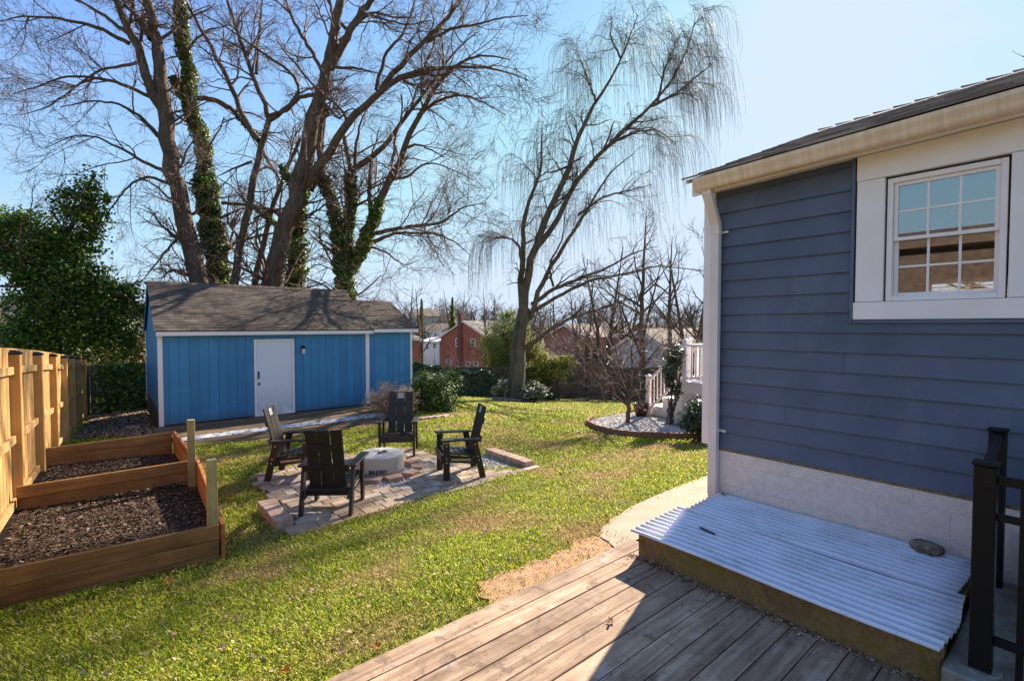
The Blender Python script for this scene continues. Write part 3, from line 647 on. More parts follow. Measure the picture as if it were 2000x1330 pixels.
# ================================================================== CELLAR HATCH CURB, CORRUGATED SHEETS, STONE
t = thing('cellar_hatch_curb', (3.1, 1.3, -.05), 'low mossy brown curb along the shaded deck edge, carrying the white corrugated sheets', 'curb')
mb = MB(); mb.box(3.07, 3.16, .44, 2.20, -.10, .195); mb.build('curb_front', 'curb', t, .012)
mb = MB(); mb.box(3.162, 4.30, 2.12, 2.20, -.10, .185); mb.build('curb_end', 'curb', t, .01)
mb = MB(); mb.box(3.162, 4.30, .46, .50, -.10, .18); mb.build('curb_end', 'curb', t, .01)
mb = MB(); mb.box(3.10, 3.14, .55, .9, .1955, .203); mb.build('shim', 'bedwood_y', t)
def corr(name, x0, x1, y0, y1, z0, z1, lab, seed, jag):
    g = random.Random(seed); p = .068; nx = int((x1 - x0) / p * 12) + 1; ny = 12; V = []; F = []
    for j in range(ny):
        for i in range(nx):
            x = x0 + (x1 - x0) * i / (nx - 1); f = (x - x0) / (x1 - x0)
            wv = math.sin(2 * math.pi * x / p)
            yy0 = y0 + jag * math.sin(x * 9) ; y = yy0 + (y1 + .03 * f - yy0) * j / (ny - 1)
            z = z0 + (z1 - z0) * f + .0125 * wv + .004 * math.sin(y * 4 + seed) - .003 * math.cos(x * 7)
            V.append((x, y, z))
    V = np.array(V); i = np.arange(nx - 1)[None]; j = np.arange(ny - 1)[:, None] * nx
    F = np.stack(np.broadcast_arrays(j + i, j + i + 1, j + nx + i + 1, j + nx + i), -1).reshape(-1, 4)
    o = np_mesh(name, V, F, 'sheet', smooth=True); centre_origin(o)
    s = o.modifiers.new('thickness', 'SOLIDIFY'); s.thickness = .0025
    return tag(o, lab, 'plastic sheet', 'corrugated sheets over the cellar hatch')
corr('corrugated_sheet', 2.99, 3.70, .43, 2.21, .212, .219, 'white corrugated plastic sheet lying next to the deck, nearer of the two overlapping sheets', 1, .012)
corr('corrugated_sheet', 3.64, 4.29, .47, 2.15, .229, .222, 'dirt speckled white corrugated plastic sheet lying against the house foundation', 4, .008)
def rock(name, c, rx, ry, rz, mat, lab, cat, seed, group=None):
    g = np.random.default_rng(seed); n, k = 18, 11; V = []
    for j in range(k):
        ph = math.pi * j / (k - 1)
        for i in range(n):
            th = 2 * math.pi * i / n; V.append((math.sin(ph) * math.cos(th), math.sin(ph) * math.sin(th), math.cos(ph)))
    V = np.array(V); V *= (1 + .10 * np.sin(V @ g.normal(size=(3, 1)) * 5 + 1) + .06 * np.sin(V @ g.normal(size=(3, 1)) * 9))
    V = np.sign(V) * np.abs(V) ** .85 * np.array([rx, ry, rz]) + np.array([0, 0, rz * .85]); i = np.arange(n)[None]; j = np.arange(k - 1)[:, None] * n
    F = np.stack(np.broadcast_arrays(j + i, j + n + i, j + n + (i + 1) % n, j + (i + 1) % n), -1).reshape(-1, 4)
    o = np_mesh(name, V, F, mat, smooth=True); o.location = c; return tag(o, lab, cat, group)
M['stone'] = m_plain('rough_brown_stone', (.27, .21, .15), .95, .45, 22, .15, .9)
M['stone2'] = m_plain('grey_field_stone', (.25, .22, .19), .95, .35, 8, .15, .9)
rock('stone', (4.19, .70, .226), .055, .09, .045, 'stone', 'rough brown stone weighing down the corrugated sheet beside the foundation', 'stone', 3)
mb = MB(); mb.beam((3.40, 1.88, .234), (3.37, 1.75, .234), .012, .010); o = mb.build('steel_strap', 'cord'); centre_origin(o); tag(o, 'thin dark metal strip lying on the white corrugated sheet', 'metal strip')

# ---- concrete pad and step under the railing
mb = MB(); mb.box(2.98, 4.31, -1.6, .435, -.25, .148); o = mb.build('stoop', 'stoop', bevel=.01); structure(o)
mb = MB(); mb.box(3.60, 4.30, -1.4, .20, .150, .52); o = mb.build('entry_step', 'found', bevel=.01); centre_origin(o); tag(o, 'pale painted concrete step block behind the black railing at the right edge', 'step')

# ---- black railing
t = thing('black_railing', (3.1, .31, .15), 'black metal railing with square posts at the right edge beside the corrugated sheets', 'railing')
def post(x, y, z0, z1, w=.078):
    mb = MB(); mb.box(x - w/2, x + w/2, y - w/2, y + w/2, z0, z1); p = mb.build('post', 'blackmetal', t, .004)
    mb = MB(); mb.box(x - w/2 - .008, x + w/2 + .008, y - w/2 - .008, y + w/2 + .008, z1 + .001, z1 + .018); mb.build('post_cap', 'blackmetal', p, .006)
    mb = MB(); mb.lathe((x, y, z0 - .001), [(.075, 0), (.07, .006)], 14); mb.build('base_plate', 'foundgap' if 0 else 'stone2', p)
post(3.115, .315, .149, 1.105); post(4.18, .375, .149, 1.105); post(3.115, -1.1, .149, 1.105)
for z, h in ((1.045, .04), (.875, .03), (.30, .035)):
    mb = MB(); mb.beam((3.115, .275, z), (3.115, -1.06, z), .035, h); mb.build('rail', 'blackmetal', t, .003)
    mb = MB(); mb.beam((3.155, .318, z + (.035 if z > 1 else 0)), (4.14, .373, z + (.035 if z > 1 else 0)), .035, h); mb.build('rail', 'blackmetal', t, .003)
for i in range(1, 9):
    f = i / 9; x = 3.155 + .985 * f; y = .318 + .055 * f; mb = MB(); mb.box(x - .008, x + .008, y - .008, y + .008, .318, .859); mb.build('baluster', 'blackmetal', t)
for y in (.19, .07, -.05, -.17, -.29, -.41, -.53, -.65, -.77, -.89): mb = MB(); mb.box(3.103, 3.127, y - .012, y + .012, .149 if y > .1 else .318, 1.024); mb.build('baluster', 'blackmetal', t)

# ================================================================== BLUE HOUSE
HX = 4.33; HY = 2.37
house = thing('blue_house', (HX, 0, -.1), 'slate blue lap sided house with white trimmed window and almond gutter filling the right side', 'house')
def house_build():
    t = house; Y0 = -5.0
    # window opening Y .37...98, z 1.93..2.79
    wy0, wy1, wz0, wz1 = .375, .985, 1.925, 2.795
    ex = .1525; z = .63; bx = HX
    mb = MB(); k = 0
    while z < 2.93:
        z1 = min(z + ex + .02, 2.965)
        segs = [(Y0, HY - .11)]
        if z + ex > 1.76:
            segs = [(1.205, HY - .11), (Y0, -1.2)] if z > 1.70 else [(Y0, HY - .11)]
        k += 1; sg2 = []
        for a, b in segs:
            jy = 2.05 - (k * .77) % 1.9
            sg2 += [(a, jy - .001), (jy + .001, b)] if (k % 3 == 0 and a + .2 < jy < b - .2) else [(a, b)]
        for a, b in sg2:
            mb.prism([(bx - .026, z), (bx - .003, z1), (bx + .004, z1), (bx + .004, z), (bx - .008, z), (bx - .0085, z + .004), (bx - .024, z + .004)][:4], 'y', a, b)
        z += ex
    mb.build('siding', 'siding', t)
    mb = MB(); mb.box(bx + .006, bx + .03, Y0, HY - .02, .60, 1.90); mb.box(bx + .006, bx + .03, 1.0, HY - .02, 1.90, 2.97); mb.box(bx + .006, bx + .03, Y0, .36, 1.90, 2.97); mb.box(bx + .006, bx + .03, .36, 1.0, 2.81, 2.97)
    mb.build('wall_core', 'siding', t)
    mb = MB(); mb.box(bx - .024, bx + .005, Y0, HY - .10, .612, .628); mb.build('sill_edge', 'foundgap', t)
    mb = MB(); mb.box(bx - .018, bx + .35, Y0, HY - .06, -.3, .607); mb.box(bx+.36, 10.1, HY - .35, HY - .06, -1.2, .607); mb.build('foundation', 'found', t)
    mb = MB(); mb.box(bx - .034, bx + .004, HY - .108, HY + .0, .645, 2.966); mb.box(bx + .005, bx + .11, HY - .024, HY + .006, .645, 2.966); mb.build('corner_board', 'white', t, .003)
    # other walls (rear return, far side)
    mb = MB(); mb.box(bx + .112, 10.2, HY - .02, HY + .0, .6, 2.97); mb.build('end_wall', 'siding', t)
    mb = MB(); mb.add([(4.36, HY-.01, 2.97), (10.2, HY-.01, 2.97), (7.28, HY-.01, 4.22)], [(0, 1, 2)]); mb.build('gable', 'siding', t)
    mb = MB()
    for a, b, c, d in ((Y0, .85, .6, 2.97), (1.72, HY - .021, .6, 2.97), (.85, 1.72, .6, 1.5), (.85, 1.72, 2.42, 2.97)): mb.box(10.12, 10.2, a, b, c, d)
    mb.build('far_wall', 'interior', t)
    mb = MB(); mb.box(4.37, 10.1, Y0, HY - .03, .72, .76); mb.build('floor', 'interior2', t)
    mb = MB(); mb.box(4.37, 10.1, Y0, HY - .03, 2.95, 2.965); mb.build('ceiling', 'interior', t)
    mb = MB(); mb.box(4.37, 10.1, Y0, Y0 + .05, .77, 2.94); mb.box(4.38, 10.1, HY - .06, HY - .025, .77, 2.94); mb.build('room_wall', 'interior', t)
    fw = MB(); fw.box(10.06, 10.11, .80, .87, 1.45, 2.48); fw.box(10.06, 10.11, 1.70, 1.77, 1.45, 2.48); fw.box(10.06, 10.11, .871, 1.699, 1.45, 1.52); fw.box(10.06, 10.11, .871, 1.699, 2.40, 2.48); fw.box(10.06, 10.11, 1.26, 1.31, 1.521, 2.399); fw.box(10.06, 10.10, .871, 1.259, 1.95, 1.98); fw.box(10.06, 10.10, 1.311, 1.699, 1.95, 1.98); w2 = fw.build('back_window', 'white', t)
    bl = MB()
    for z in np.arange(2.0, 2.4, .05): bl.hexa([(10.0,.88,z),(10.03,.88,z-.012),(10.03,1.69,z-.012),(10.0,1.69,z),(10.0,.88,z+.003),(10.03,.88,z-.009),(10.03,1.69,z-.009),(10.0,1.69,z+.003)])
    bl.build('blind', 'white', w2)
    # things dimly seen in the room
    mb = MB(); mb.box(6.2, 6.9, 1.25, 1.85, .77, 1.55); mb.box(6.15, 6.95, 1.2, 1.9, 1.56, 1.62); mb.box(6.25, 6.3, 1.3, 1.8, 1.63, 2.35); mb.build('room_chair', 'interior2', t, .03)
    mb = MB(); mb.lathe((6.6, .95, 2.72), [(.02, .2), (.02, .06), (.10, .05), (.12, .0), (.09, -.06), (.03, -.08)], 18)
    for i in range(5):
        a = i * 1.2566 + .3; mb.beam((6.6 + .1*math.cos(a), .95 + .1*math.sin(a), 2.72), (6.6 + .62*math.cos(a), .95 + .62*math.sin(a), 2.72), .13, .012)
    mb.build('ceiling_fan', 'blackmetal', t)
    # window trim
    x = bx - .028
    x = bx - .036; tr = MB(); tr.box(x, bx + .006, wy1 + .012, 1.165, 1.925, 2.81); tr.box(x, bx + .006, .17, wy0 - .012, 1.925, 2.81); tr.box(x - .002, bx + .006, -1.2, 1.168, 2.813, 2.964); tr.box(x - .006, bx + .006, -1.2, 1.175, 1.795, 1.922); tr.box(x, bx + .006, -1.2, .168, 1.925, 2.81)
    tr.build('window_trim', 'white', t, .003)
    jc = MB(); jc.box(x - .003, bx + .004, 1.177, 1.20, 1.77, 2.962); jc.box(x - .003, bx + .004, -1.2, 1.175, 1.768, 1.79); jc.build('trim_channel', 'siding', t, .002)
    # window
    fr = MB(); a = .034
    for y0, y1, z0, z1 in ((wy0, wy0 + a, wz0, wz1), (wy1 - a, wy1, wz0, wz1), (wy0 + a, wy1 - a, wz0, wz0 + a), (wy0 + a, wy1 - a, wz1 - a, wz1)): fr.box(bx - .018, bx + .07, y0 + .0005, y1 - .0005, z0, z1)
    wi = fr.build('window', 'white', t, .002)
    zm = 2.36
    for nm, z0, z1, xo in (('upper_sash', zm - .008, wz1 - a - .001, bx + .002), ('lower_sash', wz0 + a + .001, zm + .018, bx + .034)):
        s = MB(); b = .024; y0, y1 = wy0 + a + .001, wy1 - a - .001
        for q in ((y0, y0 + b, z0, z1), (y1 - b, y1, z0, z1), (y0 + b, y1 - b, z0, z0 + b), (y0 + b, y1 - b, z1 - b, z1)): s.box(xo, xo + .028, q[0], q[1], q[2], q[3])
        so = s.build(nm, 'white', wi, .0015)
        g = MB(); wd = (y1 - y0 - 2 * b) / 3
        for i in (1, 2): g.box(xo + .008, xo + .02, y0 + b + wd * i - .007, y0 + b + wd * i + .007, z0 + b, z1 - b)
        zz = (z0 + z1) / 2; g.box(xo + .007, xo + .021, y0 + b, y1 - b, zz - .007, zz + .007); g.build('muntins', 'white', wi)
        g = MB(); g.box(xo + .0125, xo + .0155, y0 + b - .003, y1 - b + .003, z0 + b - .003, z1 - b + .003); g.build('pane', 'glass', wi)
    # soffit, gutter
    mb = MB(); mb.box(4.165, bx + .02, Y0, HY + .0, 2.968, 2.99); mb.build('soffit', 'white', t)
    mb = MB(); mb.box(4.135, 4.163, Y0, HY + .03, 2.965, 3.10); mb.build('fascia', 'white', t)
    pr = [(4.133, 2.975), (4.06, 2.975), (4.045, 2.99), (4.035, 3.02), (4.015, 3.055), (4.012, 3.083), (4.025, 3.083), (4.03, 3.06), (4.05, 3.02), (4.06, 3.0), (4.07, 2.983), (4.133, 2.983)]
    mb = MB(); mb.prism(pr, 'y', Y0, 2.325); gt = mb.build('gutter', 'gutter', t)
    mb = MB(); mb.prism([(4.133, 2.974), (4.058, 2.974), (4.034, 3.015), (4.010, 3.06), (4.010, 3.085), (4.133, 3.085)], 'y', 2.3255, 2.329); mb.build('end_cap', 'gutter', gt)
    # downspout (fluted rectangular pipe) with elbow at top
    ds = MB(); y0, y1, xa, xb = 2.19, 2.275, 4.215, 4.29
    def pipe(m, c0, c1, w, d):
        (xA, yA, zA), (xB, yB, zB) = c0, c1; P = []
        fl = [(-.5, 0), (-.46, -.5), (-.3, -.5), (-.27, -.42), (-.2, -.42), (-.17, -.5), (-.05, -.5), (-.02, -.42), (.05, -.42), (.08, -.5), (.2, -.5), (.23, -.42), (.3, -.42), (.33, -.5), (.46, -.5), (.5, 0), (.46, .5), (-.46, .5)]
        V = [(xA + q[1] * d, yA + q[0] * w, zA) for q in fl] + [(xB + q[1] * d, yB + q[0] * w, zB) for q in fl]; n = len(fl)
        m.add(V, [tuple(range(n)), tuple(range(n, 2 * n))[::-1]] + [(i, n + i, n + (i + 1) % n, (i + 1) % n) for i in range(n)])
    pipe(ds, (4.10, 2.235, 2.962), (4.11, 2.235, 2.90), .085, .06); pipe(ds, (4.11, 2.235, 2.905), (4.262, 2.235, 2.66), .085, .06); pipe(ds, (4.262, 2.235, 2.67), (4.262, 2.235, .20), .083, .058)
    dn = ds.build('downspout', 'downspout', t)
    for z in (2.58, .78):
        mb = MB(); mb.box(4.228, 4.303, 2.19, 2.28, z, z + .022); mb.beam((4.30, 2.185, z + .011), (4.30, 2.162, z + .011), .012, .016); mb.lathe((4.298, 2.152, z), [(.012, 0), (.016, .01), (.012, .022)], 12); mb.build('strap', 'downspout', dn)
    # roof: shingle courses
    mb = MB(); e0, z0 = 4.03, 3.098; e1, z1 = 7.28, 4.335; sl = math.hypot(e1 - e0, z1 - z0); ux, uz = (e1 - e0) / sl, (z1 - z0) / sl; nx, nz_ = -uz, ux
    n = int(sl / .14); s = sl / n
    for i in range(n):
        y = Y0; a0 = i * s - .0; a1 = a0 + s + .03
        y = HY + .07 + rnd.uniform(-.008, .008)
        while y > Y0:
            wd = rnd.choice([.12, .17, .22, .3]); th = rnd.choice([.008, .014, .016]); yb = y - wd + .003
            P = []
            for aa, t0_, t1_ in ((a0, .002, .002 + th), (a1, -.004, .003)):
                for tt in (t0_, t1_): P.append((e0 + ux * aa + nx * tt, z0 + uz * aa + nz_ * tt))
            V = [(P[0][0], y, P[0][1]), (P[0][0], yb, P[0][1]), (P[2][0], yb, P[2][1]), (P[2][0], y, P[2][1]), (P[1][0], y, P[1][1]), (P[1][0], yb, P[1][1]), (P[3][0], yb, P[3][1]), (P[3][0], y, P[3][1])]
            mb.hexa(V); y -= wd
    mb.hexa([(4.06, HY + .05, 3.085), (4.06, Y0, 3.085), (7.28, Y0, 4.31), (7.28, HY + .05, 4.31), (4.06, HY + .05, 3.097), (4.06, Y0, 3.097), (7.28, Y0, 4.325), (7.28, HY + .05, 4.325)])
    mb.hexa([(10.55, HY + .05, 3.085), (7.281, HY + .05, 4.31), (7.281, Y0, 4.31), (10.55, Y0, 3.085), (10.55, HY + .05, 3.11), (7.281, HY + .05, 4.34), (7.281, Y0, 4.34), (10.55, Y0, 3.11)])
    rf = mb.build('roof', 'shingle2', t)
    mb = MB(); y = HY + .06
    while y > Y0:
        mb.hexa([(7.10, y, 4.275), (7.10, y - .26, 4.262), (7.28, y - .26, 4.345), (7.28, y, 4.362), (7.10, y, 4.284), (7.10, y - .26, 4.272), (7.28, y - .26, 4.355), (7.28, y, 4.368)])
        mb.hexa([(7.281, y, 4.362), (7.281, y - .26, 4.345), (7.46, y - .26, 4.262), (7.46, y, 4.275), (7.281, y, 4.385), (7.281, y - .26, 4.355), (7.46, y - .26, 4.272), (7.46, y, 4.295)]); y -= .20
    mb.build('ridge_cap', 'shingle2', rf)
    mb = MB(); mb.prism([(4.05, 3.06), (4.05, 3.084), (7.28, 4.309), (7.28, 4.24)], 'y', HY + .025, HY + .045); mb.prism([(10.5, 3.06), (10.5, 3.084), (7.281, 4.309), (7.281, 4.24)], 'y', HY + .025, HY + .045); mb.build('rake_board', 'white', rf)
house_build()
def settle(o):
    # the eave line falls gently towards the downspout
    n = o.name.split('.')[0]
    if o.type == 'MESH' and n in ('gutter', 'end_cap', 'fascia', 'soffit', 'roof', 'ridge_cap', 'rake_board', 'window_trim', 'siding', 'wall_core', 'corner_board', 'trim_channel'):
        me = o.data; a = np.empty(len(me.vertices) * 3); me.vertices.foreach_get('co', a); a = a.reshape(-1, 3)
        k = a[:, 2] > 2.9 + .1; a[k, 2] += .026 * (2.2 - a[k, 1]) - (.03 if n in ('gutter', 'end_cap', 'fascia', 'roof', 'ridge_cap', 'rake_board') else 0); me.vertices.foreach_set('co', a.ravel()); me.update()
    for c in o.children: settle(c)
settle(house)

# ================================================================== RAISED BED
t = thing('raised_garden_bed', (0, 7.9, -.6), 'two compartment raised bed of stained brown boards with dark bark mulch beside the new fence', 'garden bed')
def board(mb, a, b, z0a, z1a, z0b, z1b, th=.038):
    a = np.array(a, float); b = np.array(b, float); d = b - a; n = np.array([-d[1], d[0]]) / np.hypot(*d) * th / 2
    mb.hexa([(*(a - n), z0a), (*(b - n), z0b), (*(b + n), z0b), (*(a + n), z0a), (*(a - n), z1a), (*(b - n), z1b), (*(b + n), z1b), (*(a + n), z1a)])
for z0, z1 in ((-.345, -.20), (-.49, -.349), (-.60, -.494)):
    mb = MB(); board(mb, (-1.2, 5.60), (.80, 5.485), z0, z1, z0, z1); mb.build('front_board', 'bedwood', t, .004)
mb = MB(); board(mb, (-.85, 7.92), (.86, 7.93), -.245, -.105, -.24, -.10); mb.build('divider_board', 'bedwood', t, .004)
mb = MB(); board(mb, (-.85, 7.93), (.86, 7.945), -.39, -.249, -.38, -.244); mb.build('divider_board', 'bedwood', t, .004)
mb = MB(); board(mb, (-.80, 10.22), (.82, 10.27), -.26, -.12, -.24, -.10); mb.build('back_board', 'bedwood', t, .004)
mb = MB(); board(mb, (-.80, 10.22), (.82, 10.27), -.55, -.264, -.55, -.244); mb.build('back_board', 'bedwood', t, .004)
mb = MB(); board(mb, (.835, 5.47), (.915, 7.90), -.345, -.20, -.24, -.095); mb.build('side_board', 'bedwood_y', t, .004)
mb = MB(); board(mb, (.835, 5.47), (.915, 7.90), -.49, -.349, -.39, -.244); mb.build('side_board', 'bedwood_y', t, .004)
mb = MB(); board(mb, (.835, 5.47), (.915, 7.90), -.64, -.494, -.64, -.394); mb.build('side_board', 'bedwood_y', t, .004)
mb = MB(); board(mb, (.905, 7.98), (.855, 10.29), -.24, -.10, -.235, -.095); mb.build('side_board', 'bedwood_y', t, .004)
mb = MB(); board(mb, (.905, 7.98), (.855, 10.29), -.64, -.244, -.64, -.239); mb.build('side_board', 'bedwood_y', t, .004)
mb = MB(); mb.box(.715, .80, 5.505, 5.59, -.55, .435); mb.build('corner_post', 'bedpost', t, .004)
mb = MB(); mb.box(.80, .885, 7.83, 7.912, -.55, .47); mb.build('corner_post', 'bedpost', t, .004)

# ================================================================== NEW FENCE (left)
def new_fence():
    t = thing('cedar_fence', (-.85, 8.15, -.5), 'new golden board fence with dark capped posts, left of the raised bed', 'fence')
    n = 7; A = np.array([-.87, 8.15]); B = np.array([-.585, 18.9]); d = (B - A) / 6; u = d / np.hypot(*d); nn = np.array([u[1], -u[0]])   # nn points to the yard
    tops = [1.415, 1.32, 1.21, 1.09, .99, .88, .77]
    P = [A + d * i for i in range(-2, 7)]; T = [1.55, 1.49] + tops
    gs = [G(*p) for p in P]
    for p, zt, g in zip(P, T, gs):
        w = .068; mb = MB(); mb.box(p[0] - w, p[0] + w, p[1] - w, p[1] + w, g - .2, zt); po = mb.build('post', 'cedarpost', t, .006)
        mb = MB(); mb.add([(p[0]-.082, p[1]-.082, zt+.001), (p[0]+.082, p[1]-.082, zt+.001), (p[0]+.082, p[1]+.082, zt+.001), (p[0]-.082, p[1]+.082, zt+.001), (p[0]-.082, p[1]-.082, zt+.016), (p[0]+.082, p[1]-.082, zt+.016), (p[0]+.082, p[1]+.082, zt+.016), (p[0]-.082, p[1]+.082, zt+.016), (p[0]-.02, p[1]-.02, zt+.05), (p[0]+.02, p[1]-.02, zt+.05), (p[0]+.02, p[1]+.02, zt+.05), (p[0]-.02, p[1]+.02, zt+.05)],
            [(0,3,2,1),(0,1,5,4),(1,2,6,5),(2,3,7,6),(3,0,4,7),(4,5,9,8),(5,6,10,9),(6,7,11,10),(7,4,8,11),(8,9,10,11)]); mb.build('post_cap', 'blackmetal', po)
    for i in range(8):
        a, b = P[i], P[i + 1]; za, zb = T[i], T[i + 1]; ga, gb = gs[i], gs[i + 1]; H = za - ga
        for fr, h in ((.10, .09), (.52, .09), (.90, .09)):
            mb = MB(); q0 = a + u * .07; q1 = b - u * .07; mb.beam((*q0, za - fr * (za - ga)), (*q1, zb - fr * (zb - gb)), .038, h); mb.build('rail', 'railcedar', t, .003)
        mb = MB(); ln = np.hypot(*(b - a)); k = int(ln / .158); s = ln / k
        for j in range(k):
            for side, off in ((1, 0), (-1, .5)):
                f0 = (j + off) * s + .01; c = a + u * (f0 + .063); ff = (f0 + .06) / ln; zt = za + (zb - za) * ff - .01 + (.08 if side < 0 else -.035); zbm = ga + (gb - ga) * ff + .03
                o_ = nn * (.030 * side) if side > 0 else nn * -.032
                if side > 0: continue
                q = c + o_; mb.beam((*(q), zbm), (*(q), zt), .015, .138, up=(u[0], u[1], 0))
            f0 = (j + .5) * s; c = a + u * f0 + nn * .0; 
        for j in range(k // 2 + 1):                      # spaced yard-side boards seen in the gaps behind the rails
            f0 = j * 2 * s + .08; 
            if f0 + .14 > ln: continue
            c = a + u * (f0 + .07) - nn * .052; ff = f0 / ln; mb.beam((*c, ga + (gb - ga) * ff + .03), (*c, za + (zb - za) * ff + .07), .014, .135, up=(u[0], u[1], 0))
        mb.build('picket_panel', 'cedar', t, .003)
new_fence()

# ================================================================== OLD BACK FENCES
def old_fence(name, p0, p1, g0, g1, h0, h1, lab, posts=True, wob=.02):
    p0 = np.array(p0, float); p1 = np.array(p1, float); t = thing(name, (*((p0 + p1) / 2), min(g0, g1)), lab, 'fence'); ln = np.hypot(*(p1 - p0)); u = (p1 - p0) / ln; n = int(ln / .145)
    nb = int(ln / 2.44 + .5)
    for s in range(nb):
        mb = MB()
        for i in range(int(n * s / nb), int(n * (s + 1) / nb)):
            f = (i + .5) / n; c = p0 + (p1 - p0) * f; g = g0 + (g1 - g0) * f; h = h0 + (h1 - h0) * f + rnd.uniform(-wob, wob)
            mb.beam((*c, g - .05), (*c, g + h), .018, .138, up=(u[0], u[1], 0))
        mb.build('fence_panel', 'oldfence', t)
    nn = np.array([u[1], -u[0]])
    if nn @ p0 > 0: nn = -nn
    for s in range(nb + 1):
        c = p0 + (p1 - p0) * s / nb + nn * .06; f = s / nb; g = g0 + (g1 - g0) * f; h = h0 + (h1 - h0) * f; mb = MB(); mb.beam((*c, g - .1), (*c, g + h - .06), .09, .09, up=(u[0], u[1], 0)); mb.build('post', 'oldfence', t)
    for fr in (.2, .8):
        mb = MB(); a = p0 + nn * .035; b = p1 + nn * .035; mb.beam((*a, g0 + h0 * fr), (*b, g1 + h1 * fr), .045, .08); mb.build('rail', 'oldfence', t)
    return t
F1 = at(800, 700, 22.0)[:2]; F2 = at(1290, 700, 26.6)[:2]; F3 = at(1420, 700, 25.5)[:2]
fA = old_fence('ivy_fence', (-.6, 19.55), (5.5, 19.7), -.95, -1.05, 1.50, 1.50, 'dark ivy covered board fence in the shade behind the shed corner')
fB = old_fence('stockade_fence', F1, F2, G(*F1), G(*F2), (1.75+6*.0 - 80/950*22.0 + .28) - G(*F1) - .30, (CAMH - 82/950*26.6) - G(*F2), 'dark weathered stockade fence across the far end of the lawn behind the willow')
fC = old_fence('side_fence', F2 + np.array([.15,-.15]), F3, G(*F2), G(*F3), (CAMH - 82/950*26.6) - G(*F2), 1.6, 'far corner run of dark weathered fence behind the white porch stairs')

